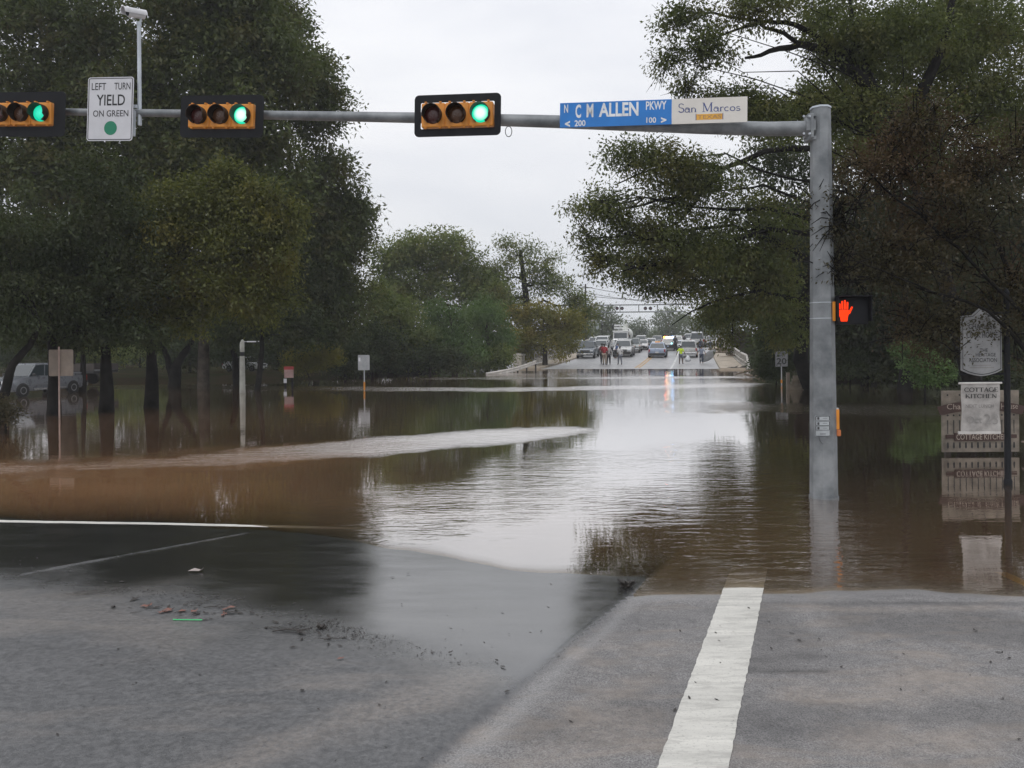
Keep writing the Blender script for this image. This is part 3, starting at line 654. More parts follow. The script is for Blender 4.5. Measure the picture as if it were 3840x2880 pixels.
def shrub(name, label, b0, lobes, m, leaf=(.12, .05), nper=24, cr=.4, group=None, droop=.2, dens=1.0, cat='shrub', twigs=8, bark=None, r0=.05):
    top = Vector(lobes[0][0]); return tree(name, label, b0, [b0, b0.lerp(top, .5), top], lobes, m, leaf, nper, cr, bark, group, droop, cat, r0=r0, dens=dens, trunk_name='stem', twigs=twigs)
shrub('brown_shrub', 'brown half-drowned shrub at the lower left edge of the flood', b0, [lobe(6, 417, b0.y, 18, 13, 40), lobe(0, 428, b0.y, 20, 7, 24)], LG['brown'], (.10, .045), 22, .3, bark=BARKD)
b0 = ground_at(255, 38)
tree('shade_tree', 'dark-leaved tree filling the shade between the olive tree and the red and white notice', b0, [b0] + tpath(40, (262, 350), (262, 320), (265, 290)),
     [lobe(265, 320, 40, 34, 24, 80), lobe(230, 330, 40, 34, 18, 60), lobe(300, 325, 42, 34, 28, 80), lobe(320, 285, 44, 28, 36, 80), lobe(285, 275, 42, 36, 36, 80), lobe(335, 335, 44, 26, 20, 50)], LG['dark'], (.30, .11), 22, .8, BARKD, r0=.16)
# ---- understory of the left bank
for px, py, Y, rx, rz, n, k, lab in [
    (20, 345, 62, 50, 26, 60, 'dark', 'dark understory bush far behind the parked pickup'),
    (95, 340, 64, 40, 26, 60, 'mid', 'grey-green bush behind the slender tree on the left bank'),
    (140, 335, 70, 36, 26, 50, 'mid', 'hazy bush seen between the two thick dark trunks'),
    (190, 346, 58, 34, 22, 50, 'dark', 'dark bush behind the forked tree'),
    (240, 340, 56, 34, 26, 60, 'dark', 'dark bush right behind the grey post'),
    (278, 335, 60, 30, 30, 60, 'dark', 'dark bush behind the red and white notice'),
    (345, 352, 52, 30, 24, 70, 'dark', 'dark waterside bush behind the square grey sign'),
    (372, 345, 55, 30, 28, 80, 'dark', 'dark waterside bush between the grey sign and the willows')]:
    b0 = ground_at(px, Y); shrub('understory_bush', lab, b0, [lobe(px, py, Y, rx, rz, n), lobe(px, (py + 376) / 2, Y, rx * .9, (376 - py) * .5, int(n * .7))], LG[k], (.34, .13), 22, .8, 'bushes under the left bank trees', r0=.12, bark=BARKD)
b0 = ground_at(315, 49)
shrub('reed_bush', 'pale yellow-green feathery bush behind the red and white notice', b0, [lobe(300, 360, 49, 18, 16, 60), lobe(325, 358, 49, 20, 18, 70), lobe(312, 366, 49, 30, 9, 50)], LG['yellow'], (.34, .035), 30, .55, droop=-.9)
# ---- middle trees
GM = 'trees between the left bank and the bridge'
def mtree(lab, px, Y, tops, lobes, m, group=GM, name='bank_tree', **k):
    b0 = ground_at(px, Y); return tree(name, lab, b0, [b0] + tpath(Y, *tops), lobes, LG[m], group=group, **k)
mtree('large domed tree behind the willows, left of the sky gap by the bridge', 435, 76, [(435, 330), (432, 290), (430, 255)],
      [lobe(428, 252, 76, 42, 28, 130), lobe(455, 270, 76, 36, 34, 120), lobe(402, 270, 76, 34, 32, 110), lobe(475, 300, 76, 22, 36, 80), lobe(430, 300, 76, 50, 30, 120), lobe(395, 305, 76, 30, 26, 70), lobe(488, 285, 77, 18, 20, 50), lobe(495, 310, 74, 16, 26, 60)], 'mid', leaf=(.55, .2), nper=20, cr=1.5, r0=.5)
mtree('thin open tree with a dark forked trunk against the sky left of the bridge', 527, 78, [(527, 330), (527, 305), (524, 280), (520, 250)],
      [lobe(518, 256, 78, 26, 20, 42), lobe(543, 262, 78, 24, 22, 40), lobe(500, 278, 78, 16, 24, 30), lobe(555, 285, 78, 20, 20, 36), lobe(530, 283, 78, 26, 18, 30), lobe(512, 305, 78, 16, 16, 20), lobe(570, 305, 78, 18, 20, 50), lobe(500, 300, 78, 20, 24, 50), lobe(585, 318, 78, 12, 16, 30)],
      'mid', leaf=(.5, .17), nper=15, cr=1.25, bark=BARKD, r0=.5, r_top=.35, twigs=16)
mtree('yellow-green spreading tree at the left end of the bridge', 545, 72, [(545, 345), (543, 325), (543, 312)],
      [lobe(543, 318, 72, 28, 20, 90), lobe(532, 342, 72, 24, 22, 80), lobe(560, 340, 72, 22, 24, 80), lobe(575, 325, 72, 12, 20, 34), lobe(520, 330, 72, 14, 20, 34)], 'yellow', leaf=(.42, .16), nper=20, cr=1.0, r0=.25)
mtree('drooping green willow left of the yellow-green tree', 488, 64, [(487, 345), (486, 320), (485, 305)],
      [lobe(485, 320, 64, 22, 28, 90), lobe(500, 345, 64, 14, 24, 50), lobe(475, 350, 64, 22, 22, 70)], 'green', leaf=(.45, .1), nper=22, cr=.95, r0=.25, droop=1.1)
mtree('pale green drooping willow in front of the large domed tree', 455, 61, [(455, 350), (452, 325), (448, 305)],
      [lobe(448, 322, 61, 28, 28, 100), lobe(460, 350, 61, 24, 22, 80), lobe(432, 350, 61, 20, 22, 60)], 'green', leaf=(.42, .11), nper=22, cr=.95, r0=.25, droop=1.0)
mtree('mid-green rounded tree at the water edge right of the tall dark trees', 405, 58, [(405, 350), (400, 325), (398, 305)],
      [lobe(398, 322, 58, 30, 30, 110), lobe(415, 352, 58, 24, 22, 80), lobe(385, 350, 58, 26, 24, 80), lobe(378, 300, 58, 18, 22, 50)], 'mid', leaf=(.4, .14), nper=22, cr=.95, r0=.25)
mtree('small olive bush tree between the two drooping willows and the water', 430, 56, [(430, 362), (430, 350)],
      [lobe(430, 358, 56, 26, 15, 70), lobe(460, 364, 56, 18, 9, 40), lobe(405, 364, 56, 18, 9, 40)], 'dark', leaf=(.34, .12), nper=22, cr=.7, r0=.12)
mtree('dark low bush in front of the bridge end, under the yellow-green tree', 505, 62, [(505, 362), (505, 352)],
      [lobe(503, 358, 62, 16, 14, 50), lobe(490, 366, 62, 14, 6, 24)], 'mid', leaf=(.34, .12), nper=22, cr=.7, r0=.12)
def ftree(lab, p, lobes, m='far', grp='trees beyond the bridge', **k):
    b0 = Vector(p); c = Vector(lobes[0][0]); return tree('distant_tree', lab, b0, [b0, b0.lerp(c, .6), c], lobes, LG[m], group=grp, leaf=(1.0, .4), nper=16, cr=1.9, r0=.3, twig=False, twigs=4, **k)
for i, (px, py, rx, rz, Y, n, lab) in enumerate([
    (602, 318, 20, 17, 168, 46, 'distant tree behind the left end of the rail gantry, its tip above the beam'), (636, 327, 22, 11, 205, 40, 'distant green tree behind the white tank truck'),
    (668, 322, 20, 15, 190, 46, 'distant rounded tree behind the lights of the rail gantry'), (700, 326, 22, 14, 175, 46, 'distant tree behind the silver van'),
    (728, 330, 20, 16, 160, 46, 'distant tree at the right end of the bridge'), (575, 330, 16, 18, 150, 40, 'distant tree at the left end of the bridge'), (655, 333, 26, 8, 240, 30, 'low distant tree at the far end of the road'),
    (615, 335, 26, 9, 215, 34, 'low distant tree behind the white pickups')]):
    c = at(px, py, Y); ftree(lab, (c.x, Y, 2.3 if Y > 175 else 1.0), [lobe(px, py, Y, rx, rz, n), lobe(px + 5, (py + 345) / 2, Y, rx, (345 - py) * .5, n)])
# ---- right: the big overhanging trees
GR = 'big trees overhanging from the right bank'
b0 = ground_at(812, 36)
tree('overhanging_tree', 'spreading tree whose long dark boughs reach left below the signal arm', b0, [b0] + tpath(30, (812, 388, 6), (800, 360, 4), (806, 300, 2), (822, 220), (835, 150)),
     [lobe(640, 163, 28, 48, 26, 84), lobe(605, 208, 28, 36, 26, 56), lobe(645, 240, 28, 46, 24, 90), lobe(612, 262, 28, 30, 13, 30), lobe(690, 190, 29, 60, 40, 190), lobe(700, 262, 29, 60, 36, 230), lobe(650, 270, 30, 45, 24, 90), lobe(755, 285, 30, 50, 40, 200), lobe(720, 315, 33, 34, 18, 70),
      lobe(760, 230, 30, 55, 50, 160), lobe(668, 290, 30, 36, 12, 24), lobe(735, 315, 32, 42, 28, 90), lobe(775, 320, 32, 36, 40, 110), lobe(588, 238, 28, 16, 14, 14)],
     LG['canopy'], (.22, .085), 22, .72, BARKD, r0=.5, group=GR, droop=.5, twigs=16,
     limbs=[(tpath(29, (828, 150), (800, 148), (765, 152), (725, 168), (700, 195), (680, 222), (655, 235), (620, 245)), .13, .02), (tpath(29, (815, 235), (770, 228), (735, 240), (705, 255), (668, 262), (630, 268), (602, 280)), .10, .015),
            (tpath(29, (725, 168), (690, 162), (650, 170), (615, 185)), .09, .02), (tpath(30, (800, 300), (760, 290), (720, 300), (690, 312), (672, 325)), .07, .015), (tpath(29, (700, 195), (660, 200), (620, 210), (585, 226)), .07, .015)])
b0 = ground_at(985, 27)
tree('overhanging_tree', 'tall tree whose thick bough arches left above the street name sign', b0, [b0] + tpath(24, (975, 390, 3), (950, 300, 1), (925, 215), (897, 140)),
     [lobe(690, 22, 23, 38, 20, 36), lobe(712, 55, 23, 42, 20, 38), lobe(668, 60, 23, 16, 14, 14), lobe(765, 12, 23, 50, 20, 54), lobe(735, 102, 24, 46, 16, 60), lobe(800, 116, 24, 55, 20, 96), lobe(840, 45, 24, 42, 34, 110),
      lobe(860, 120, 24, 48, 40, 130), lobe(900, 40, 24, 60, 44, 170), lobe(965, 40, 25, 60, 55, 190), lobe(1010, 110, 25, 60, 60, 190), lobe(930, 120, 25, 60, 48, 170), lobe(800, -20, 24, 90, 24, 90), lobe(690, 88, 24, 20, 12, 14)],
     LG['canopy'], (.19, .075), 23, .62, BARKD, r0=.42, group=GR, droop=.5, twigs=16,
     limbs=[(tpath(24, (897, 140), (884, 108), (872, 88), (853, 72), (838, 58), (822, 48), (800, 44), (770, 52), (745, 58)), .30, .04), (tpath(24, (838, 58), (815, 35), (795, 24), (765, 22), (735, 30), (705, 40)), .11, .02),
            (tpath(24, (872, 88), (862, 55), (852, 30), (850, 0)), .12, .04), (tpath(24, (800, 44), (775, 30), (745, 18), (700, 12), (668, 16)), .07, .015), (tpath(24, (897, 140), (925, 90), (945, 40), (955, -10)), .22, .08)])
b0 = ground_at(870, 44)
tree('background_tree', 'dark tree filling the right background behind the signal pole', b0, [b0] + tpath(42, (868, 370, 1), (865, 300), (860, 200)),
     [lobe(800, 180, 42, 60, 50, 110), lobe(860, 240, 42, 70, 60, 150), lobe(800, 290, 42, 50, 50, 110), lobe(860, 330, 42, 60, 40, 160), lobe(850, 270, 44, 70, 40, 150), lobe(910, 310, 44, 60, 40, 130), lobe(900, 160, 42, 60, 50, 110), lobe(790, 345, 42, 34, 26, 60)],
     LG['dark'], (.42, .16), 24, 1.2, BARKD, r0=.5, group=GR)
b0 = ground_at(975, 40)
tree('background_tree', 'dark tree filling the far right background behind the cottage signs', b0, [b0] + tpath(38, (975, 370, 1), (980, 300), (985, 200)),
     [lobe(960, 200, 38, 70, 60, 150), lobe(1010, 280, 38, 60, 60, 140), lobe(930, 290, 38, 60, 50, 130), lobe(960, 345, 38, 70, 32, 170), lobe(985, 260, 40, 70, 50, 170), lobe(930, 230, 40, 50, 40, 110), lobe(1030, 190, 38, 50, 60, 90), lobe(1020, 350, 38, 50, 34, 80)],
     LG['dark'], (.40, .15), 24, 1.15, BARKD, r0=.5, group=GR)
b0 = ground_at(905, 35)
tree('background_tree', 'olive-green tree filling the top right corner behind the arching bough', b0, [b0] + tpath(34, (905, 370, 1), (905, 300), (900, 150)),
     [lobe(870, 70, 34, 50, 50, 130), lobe(930, 50, 34, 55, 55, 150), lobe(990, 50, 34, 55, 60, 150), lobe(820, 105, 34, 42, 24, 80), lobe(760, 120, 34, 44, 18, 70), lobe(840, 20, 34, 36, 26, 50), lobe(1020, 130, 34, 40, 50, 90), lobe(900, 130, 34, 60, 40, 120)],
     LG['canopy'], (.30, .115), 24, .95, BARKD, r0=.35, group=GR)
# near brown twiggy tree to the right of the pole
b0 = atz(1062, 470)
tree('crape_myrtle', 'near rusty-brown twiggy tree whose thin shoots cross the signal pole', b0, [b0] + tpath(b0.y - .6, (1060, 420), (1050, 370), (1030, 320), (1000, 250), (975, 180)),
     [lobe(890, 180, 12.2, 55, 50, 130), lobe(950, 240, 12.2, 62, 60, 170), lobe(1000, 170, 12.4, 60, 60, 150), lobe(880, 265, 12, 48, 44, 110), lobe(940, 330, 12.4, 58, 40, 110), lobe(1010, 310, 12.6, 50, 56, 130), lobe(842, 205, 11.2, 26, 50, 26, .3), lobe(930, 130, 12.2, 50, 34, 70), lobe(835, 280, 11.3, 22, 26, 9, .3)],
     LG['brown'], (.085, .036), 20, .34, BARKD, r0=.07, flare=1.2, twigs=46, r_top=.35, droop=.1,
     limbs=[(tpath(11.9, (1050, 370), (985, 310), (930, 290), (880, 280), (838, 272), (812, 268)), .028, .004), (tpath(11.2, (930, 290), (880, 268), (845, 258), (818, 250)), .012, .003), (tpath(12, (1030, 320), (960, 250), (900, 200), (850, 160), (818, 140)), .03, .004),
            (tpath(12.2, (1050, 370), (1000, 350), (955, 352), (915, 335)), .02, .004), (tpath(12, (1055, 400), (1020, 340), (985, 300), (960, 318)), .02, .004), (tpath(12.1, (1045, 355), (1005, 335), (975, 325), (962, 345), (955, 362)), .018, .004)])
# shrubs of the right bank
b0 = ground_at(777, 41)
shrub('dark_shrub', 'dark waterside shrub left of the speed limit sign', b0, [lobe(775, 365, 41, 18, 17, 90), lobe(765, 372, 41, 12, 12, 40), lobe(795, 350, 41, 22, 22, 80), lobe(770, 345, 42, 16, 14, 40)], LG['dark'], (.2, .085), 26, .5, bark=BARKD)
b0 = atz(925, 401)
shrub('bright_shrub', 'brighter green leafy shrub standing left of the cottage board', b0, [lobe(925, 365, b0.y, 22, 16, 60), lobe(910, 352, b0.y, 12, 10, 24), lobe(938, 378, b0.y, 16, 12, 30)], LG['bright'], (.17, .09), 20, .4, bark=BARKD)
b0 = ground_at(850, 40)
shrub('bank_shrub', 'dark low shrub behind the signal pole on the right bank', b0, [lobe(850, 368, 40, 34, 16, 80), lobe(890, 366, 40, 28, 16, 60)], LG['dark'], (.26, .11), 24, .6, bark=BARKD, group='low shrubs along the right bank')
b0 = ground_at(990, 33)
shrub('bank_shrub', 'dark low shrub behind the cottage board on the right bank', b0, [lobe(990, 375, 33, 44, 18, 90), lobe(945, 380, 33, 28, 12, 40)], LG['dark'], (.24, .10), 24, .55, bark=BARKD, group='low shrubs along the right bank')
b0 = ground_at(745, 84)
shrub('riverside_scrub', 'brown wind-tossed scrub on the far bank right of the bridge', b0, [lobe(748, 350, 84, 18, 7, 60), lobe(742, 340, 84, 14, 8, 40), lobe(758, 352, 80, 14, 6, 30)], LG['brown'], (.4, .12), 20, .9)

# far woods that read as one dark mass behind both banks
def woods(name, spans, seed):
    r = np.random.default_rng(seed); P = []
    for px0, px1, Y, yt, n in spans:
        for _ in range(n):
            px = r.uniform(px0, px1); Yv = Y + r.uniform(-4, 10); top = at(px, yt + r.uniform(-10, 12) + 6 * math.sin(px * .09), Yv).z; P.append(((ray(px, 343)[0]) * Yv, Yv, .4 + (top - .4) * r.random()))
    P = np.array(P); o = leaf_obj(P, np.full(len(P), 1.7), 17, 1.25, .55, LG['dark'], None, .3, name); return tag(o, kind='stuff')
woods('far_woods', [(-260, 330, 92, 225, 1500), (-260, 330, 84, 318, 400), (330, 500, 104, 318, 200)], 3); woods('far_woods', [(756, 1200, 78, 205, 1200), (765, 1200, 66, 320, 300)], 4)

print('LEAVES', sum(len(o.data.polygons) for o in bpy.data.objects if o.type=='MESH' and o.name.startswith(('crown','far_woods'))))
# ================================================================== THE SIGNAL MAST AND WHAT HANGS ON IT
M_GALV = mat('galvanised_steel', (.27, .285, .295), .55, .4, .16, 2.6, .5, col2=(.13, .142, .152))
M_GALVL = mat('galvanised_light', (.50, .54, .58), .5, .4, .12, 2)
M_BLK = mat('black_backplate', (.010, .011, .014), .7, var=.1, spec=.25); M_YELH = mat('signal_yellow', (.72, .27, .03), .45, var=.08)
M_VIS = mat('visor_black', (.020, .012, .008), .6); M_REDL = mat('red_lens_off', (.06, .012, .010), .25); M_AMBL = mat('amber_lens_off', (.075, .03, .012), .25)
M_SIGNW = mat('sign_white', (.60, .60, .63), .45, var=.04); M_SIGNK = mat('sign_black', (.012, .012, .014), .5); M_SIGNG = mat('sign_green', (.0, .19, .10), .4, var=.03)
M_SIGNB = mat('sign_blue', (.012, .19, .58), .4, var=.05); M_CREAM = mat('sign_cream', (.70, .67, .62), .45, var=.03); M_NAVY = mat('sign_navy', (.05, .08, .25), .5); M_ORG = mat('sign_orange', (.72, .38, .05), .5)
M_ALU = mat('bare_aluminium', (.33, .34, .35), .45, .3, .1, 3)
def lensmat(name, hot):
    b = NB(name); tc_ = b.n('ShaderNodeTexCoord'); ln = b.n('ShaderNodeVectorMath', operation='LENGTH'); b.l(tc_.outputs['Object'], ln.inputs[0])
    d = ln.outputs['Value']; c = b.n('ShaderNodeValToRGB'); e = c.color_ramp.elements; b.l(b.math('MULTIPLY', d, 7.4), c.inputs[0])
    e[0].position = .45 if hot else 0; e[0].color = (.72, 1, .90, 1) if hot else (.10, 1, .72, 1); e[1].position = .86; e[1].color = (.0, .62, .36, 1)
    em = b.n('ShaderNodeEmission'); b.l(c.outputs[0], em.inputs[0]); em.inputs[1].default_value = 1.35 if hot else 1.05
    b.l(em.outputs[0], b.o.inputs[0]); return b.m
M_GRN = lensmat('green_lamp_bright', True); M_GRN2 = lensmat('green_lamp', False)
PB = atz(823.8, 497.5)
def armY(px): return 1.0 / (1.0 / PB.y - 1.585e-5 * (823 - px))
def frame(pl, pr, yoff=0.0):
    """matrix of a board whose left and right edge midpoints are the two world points; local x right, z up, viewer at -y"""
    a, c = Vector(pl), Vector(pr); x = (c - a).normalized(); z = Vector((0, 0, 1)); y = z.cross(x).normalized(); z = x.cross(y).normalized()
    m = Matrix((x, y, z)).transposed().to_4x4(); m.translation = (a + c) / 2 + y * yoff; return m, (c - a).length
root = thing('signal_mast', 'galvanised eight-sided signal pole with a long arm reaching left, standing in the flood', 'signal mast', PB)
zt = at(820.3, 109, PB.y).z - PB.z
MB().tube([(0, 0, -.5), (0, 0, 0), (0, 0, zt)], [.192, .188, .135], 8, phase=.5).build('pole', M_GALV, root)
MB().tube([(0, 0, zt - .001), (0, 0, zt + .025)], [.146, .140], 8, phase=.5).build('pole_cap', M_GALVL, root)
mb = MB(); mb.tube([(0, 0, -.30), (0, 0, .035)], [.205, .198], 8, phase=.5)
mb.build('base_flange', M_GALV, root)
ap = [(806, 128.5, 15.4), (768, 129, 14.6), (700, 127, 14.2), (555, 121.6, 13), (412, 117.7, 10.9), (273, 115.2, 9), (143, 112.9, 7.6), (76, 112, 7), (-60, 109, 6)]
pts = [at(px, py, armY(px)) - PB for px, py, d in ap]; rad = [d / 2 / F * armY(px) for px, py, d in ap]
MB().tube(pts, rad, 12).build('mast_arm', M_GALV, root, True)
j = pts[0]; jd = (pts[1] - pts[0]).normalized()
mb = MB(); mb.tube([j - jd * -.02, j - jd * .10], [.15, .16], 8, phase=.5); mb.box((-.13, .01, j.z - .16), (.13, .2, .05)); mb.box((-.13, .01, j.z + .16), (.13, .2, .04)); mb.box((-.16, .0, j.z), (.04, .26, .34), bev=.01)
mb.build('arm_bracket', M_GALV, root)
mb = MB()
for py in (302.5, 318.5):
    z = at(823, py, PB.y - .18).z - PB.z; MB().tube([(0, 0, z), (0, 0, z + .012)], [.192 - .01 * z, .192 - .01 * z], 8, phase=.5).build('steel_strap', M_GALVL, root)
mb = MB(); mb.tube([at(836.5, 437, PB.y) - PB, at(836.8, 484, PB.y) - PB], .012, 8); mb.build('conduit', M_GALV, root, True)
mb = MB(); lp = [at(508.6 + 3.2 * math.cos(t), 131.5 + 5.2 * math.sin(t), armY(508) - .08) - PB for t in np.linspace(0, 2 * math.pi, 22)]
mb.tube(lp, .006, 5); mb.build('cable_loop', M_BLK, root, True)
mb = MB(); mb.tube([at(46 - k * 6, 98.5 - 1.6 * math.cos(k * .5) , armY(20) - .1) - PB for k in range(0, 12)], .006, 4); mb.build('cable', M_BLK, root, True)

for k_ in range(4): MB().tube([(j.x + .03 * 0 - .10 * 1, -.13 - .02, j.z + (.12 if k_ < 2 else -.12)), (j.x - .10, -.165, j.z + (.12 if k_ < 2 else -.12))] if k_ % 2 else [(j.x - .02, -.13, j.z + (.12 if k_ < 2 else -.12)), (j.x - .02, -.17, j.z + (.12 if k_ < 2 else -.12))], .016, 6).build('bolt', M_GALVL, root)
def signal(lab, pl, pr, hot):
    m, Lw = frame(at(*pl, armY(pl[0])), at(*pr, armY(pr[0])), -.17)
    s = thing('traffic_signal', lab, 'traffic light', mtx=m, group='horizontal traffic lights on the mast arm'); h = Lw / 2.1
    W2, H2 = 1.08, .36
    mb = MB(); o = rrect(Lw, h, .07); n = len(o); i_ = rrect(W2 + .03, H2 + .03, .02)
    for y in (-.004, .004): mb.add([(x, y, z) for x, z in o] + [(x, y, z) for x, z in i_], [(j, (j + 1) % n, (j + 1) % n + n, j + n) for j in range(n)])
    mb.add([(x, -.004, z) for x, z in o] + [(x, .004, z) for x, z in o], [(j, (j + 1) % n, (j + 1) % n + n, j + n) for j in range(n)])
    mb.build('backplate', M_BLK, s)
    mb = MB()
    for k in (-1, 0, 1):
        mb.box((k * .36, .05, 0), (.352, .19, H2), bev=.018)
        for e in (-.11, .11): mb.box((k * .36 + e, -.03, H2 / 2 + .008), (.03, .05, .018)); mb.box((k * .36 + e, -.03, -H2 / 2 - .008), (.03, .05, .018))
    mb.box((0, .04, 0), (1.06, .14, H2 - .03)); mb.build('housing', M_YELH, s)
    mb = MB(); mb.box((0, .15, 0), (.10, .10, .30)); mb.build('mounting_bracket', M_GALV, s)
    for k, mm in ((-1, M_REDL), (0, M_AMBL), (1, M_GRN if hot else M_GRN2)):
        mb = MB(); N = 26; r0, r1 = .134, .140; L0, L1 = -.045, -.185; inn, outt = [], []
        for q in range(N + 1):
            a = R(-60 + 300 * q / N - 0); ln = L1 + .07 * abs(math.cos(a)) * 0 + (.05 if (a < R(-20) or a > R(200)) else 0)
            ca, sa = math.cos(a), math.sin(a); inn += [(k * .36 + r0 * ca, L0, r0 * sa), (k * .36 + r0 * ca, ln, r0 * sa)]; outt += [(k * .36 + r1 * ca, L0, r1 * sa), (k * .36 + r1 * ca, ln, r1 * sa)]
        nn = len(inn); mb.add(inn + outt, [(2 * i, 2 * i + 1, 2 * i + 3, 2 * i + 2) for i in range(N)] + [(nn + 2 * i, nn + 2 * i + 2, nn + 2 * i + 3, nn + 2 * i + 1) for i in range(N)] + [(2 * i + 1, nn + 2 * i + 1, nn + 2 * i + 3, 2 * i + 3) for i in range(N)])
        mb.build('visor', M_VIS, s, True)
        mb = MB(); mb.lathe([(.132, 0), (.126, -.012), (.09, -.030), (.05, -.038), (.001, -.041)], 28, 'y')
        o_ = mb.build('lens', mm, s, True); o_.location = (k * .36, -.047, 0)
        if k < 1: o_['label'] = ('unlit red lens', 'unlit amber lens')[k + 1]
        else: o_['label'] = 'lit green lens'
signal('leftmost traffic light cut by the picture edge, green lit', (-10.5, 117.6), (72.7, 117), False)
signal('traffic light between the left turn sign and the sky, green lit', (186.6, 119.6), (268.5, 119.2), True)
signal('traffic light hanging alone against the open sky, green lit', (417.6, 119.6), (502.8, 117), True)

# LEFT TURN YIELD ON GREEN
m, Lw = frame(at(93.3, 111.8, armY(93)), at(138.6, 111.2, armY(138)), -.14)
s = thing('road_sign', 'white LEFT TURN YIELD ON GREEN sign hung on the signal arm', 'road sign', mtx=m); hh = Lw * 57.6 / 45.3
MB().prism(rrect(Lw, hh, .045), -.002, .002).build('sign_panel', M_SIGNW, s)
mb = MB(); ring_frame(mb, Lw - .03, hh - .03, .035, .012, -.004); mb.build('border', M_SIGNK, s)
k = Lw / 2; X = lambda f: -k + Lw * f; Z = lambda f: hh / 2 - hh * f
fit_text('LEFT', X(.085), X(.40), Z(.20), Z(.09), -.004, 'lettering', M_SIGNK, s, .006); fit_text('TURN', X(.58), X(.93), Z(.20), Z(.09), -.004, 'lettering', M_SIGNK, s, .006)
fit_text('YIELD', X(.20), X(.82), Z(.445), Z(.275), -.004, 'lettering', M_SIGNK, s, .012); fit_text('ON GREEN', X(.13), X(.90), Z(.62), Z(.52), -.004, 'lettering', M_SIGNK, s, .006)
MB().flat(disc(Lw * .14, X(.52), Z(.80), 30), -.004).build('green_disc', M_SIGNG, s)
MB().box((Lw / 2 - .02, .04, -.22), (.05, .06, .40)).box((Lw / 2 - .12, .05, .05), (.3, .03, .05)).build('mounting_bracket', M_GALVL, s)
# detection camera on a riser
cb = at(140.3, 112, armY(140)) + Vector((0, -.02, 0)); s = thing('detection_camera', 'white tube-shaped camera on a thin riser above the left turn sign', 'camera', cb)
zc = at(137.2, 24, cb.y).z - cb.z
MB().tube([(0, 0, -.22), (0, 0, zc)], .030, 10).build('riser', M_GALVL, s, True)
MB().tube([(0, 0, zc - .02), (0, 0, zc + .03)], .038, 10).tube([(.02, 0, zc + .03), (.035, 0, zc + .10)], .016, 8).build('riser_cap', M_GALVL, s, True)
cz = zc + .155; ax = Vector((-.62, -.74, -.12)).normalized(); c0 = Vector((.06, .05, cz))
M_WCAM = mat('camera_white', (.68, .68, .70), .35)
MB().tube([c0, c0 + ax * .26], .062, 14).build('camera_body', M_WCAM, s, True)
MB().tube([c0 + ax * .261, c0 + ax * .268], .052, 14).build('camera_lens', M_BLK, s, True)
mb = MB(); rg = []
for t in (-.02, .34):
    p_ = c0 + ax * t + Vector((0, 0, .01)); sd = ax.cross(Vector((0, 0, 1))).normalized(); upv = sd.cross(ax)
    rg.append([p_ + (sd * math.cos(R(a)) + upv * math.sin(R(a))) * r_ for r_, rngs in ((.078, range(-20, 201, 20)), (.072, range(200, -21, -20))) for a in rngs])
mb.ring_loft(rg); mb.build('sunshield', M_WCAM, s, True)

# street name sign
m, Lw = frame(at(561.2, 119.3, armY(561)), at(745.4, 113.2, armY(745)), -.20)
s = thing('street_name_sign', 'long blue and white street name sign on the signal arm', 'street sign', mtx=m); hh = Lw * 24.9 / 184
X = lambda u: -Lw / 2 + Lw * (u - 72) / 2008.0
def Z(u, v):                       # v read on a slanted zoom of the photograph
    t = (u - 72) / 2008.0; top = 150 - 78 * t; bot = 410 - 55 * t; return hh / 2 - hh * (v - top) / (bot - top)
MB().prism([(X(72), -hh / 2), (X(1286), -hh / 2), (X(1286), hh / 2), (X(72), hh / 2)], -.003, .003).build('blue_panel', M_SIGNB, s)
MB().prism([(X(1287), -hh / 2), (X(2080), -hh / 2), (X(2080), hh / 2), (X(1287), hh / 2)], -.003, .003).build('white_panel', M_CREAM, s)
M_LET = mat('sign_lettering', (.78, .80, .82), .4)
def T(t, u0, u1, v0, v1, bold=.02, mm=None): return fit_text(t, X(u0), X(u1), Z((u0 + u1) / 2, v1), Z((u0 + u1) / 2, v0), -.005, 'lettering', mm or M_LET, s, bold)
T('N', 118, 162, 165, 252); T('C', 243, 305, 163, 308, .03); T('M', 366, 440, 155, 300, .03); T('ALLEN', 500, 930, 140, 290, .03); T('PKWY', 1010, 1230, 125, 218, .02)
T('200', 235, 355, 330, 395, .02); T('100', 1015, 1120, 300, 362, .02); T('<', 128, 184, 338, 402, .05); T('>', 1172, 1230, 300, 362, .05)
serif('San Marcos', X(1352), X(2012), Z(1680, 250) + .012, Z(1680, 150) + .012, -.005, 'lettering', M_NAVY, s, 1.0)
MB().prism([(X(1548), Z(1680, 328)), (X(1820), Z(1680, 328)), (X(1820), Z(1680, 265)), (X(1548), Z(1680, 265))], -.0045, -.003).build('texas_bar', M_ORG, s)
mb = MB(); mb.flat([(X(1540), Z(1680, 330)), (X(1547), Z(1680, 330)), (X(1547), Z(1680, 262)), (X(1540), Z(1680, 262))], -.006); mb.build('bar_edge', M_NAVY, s); mb = MB(); mb.flat([(X(1822), Z(1680, 330)), (X(1829), Z(1680, 330)), (X(1829), Z(1680, 262)), (X(1822), Z(1680, 262))], -.006); mb.build('bar_edge', M_NAVY, s)
T('TEXAS', 1562, 1808, 276, 318, .0, mat('texas_letters', (.35, .20, .12), .5))
for u in (400, 1000, 1700): MB().box((X(u), .09, 0), (.04, .17, .05)).build('mounting_bracket', M_GALV, s)

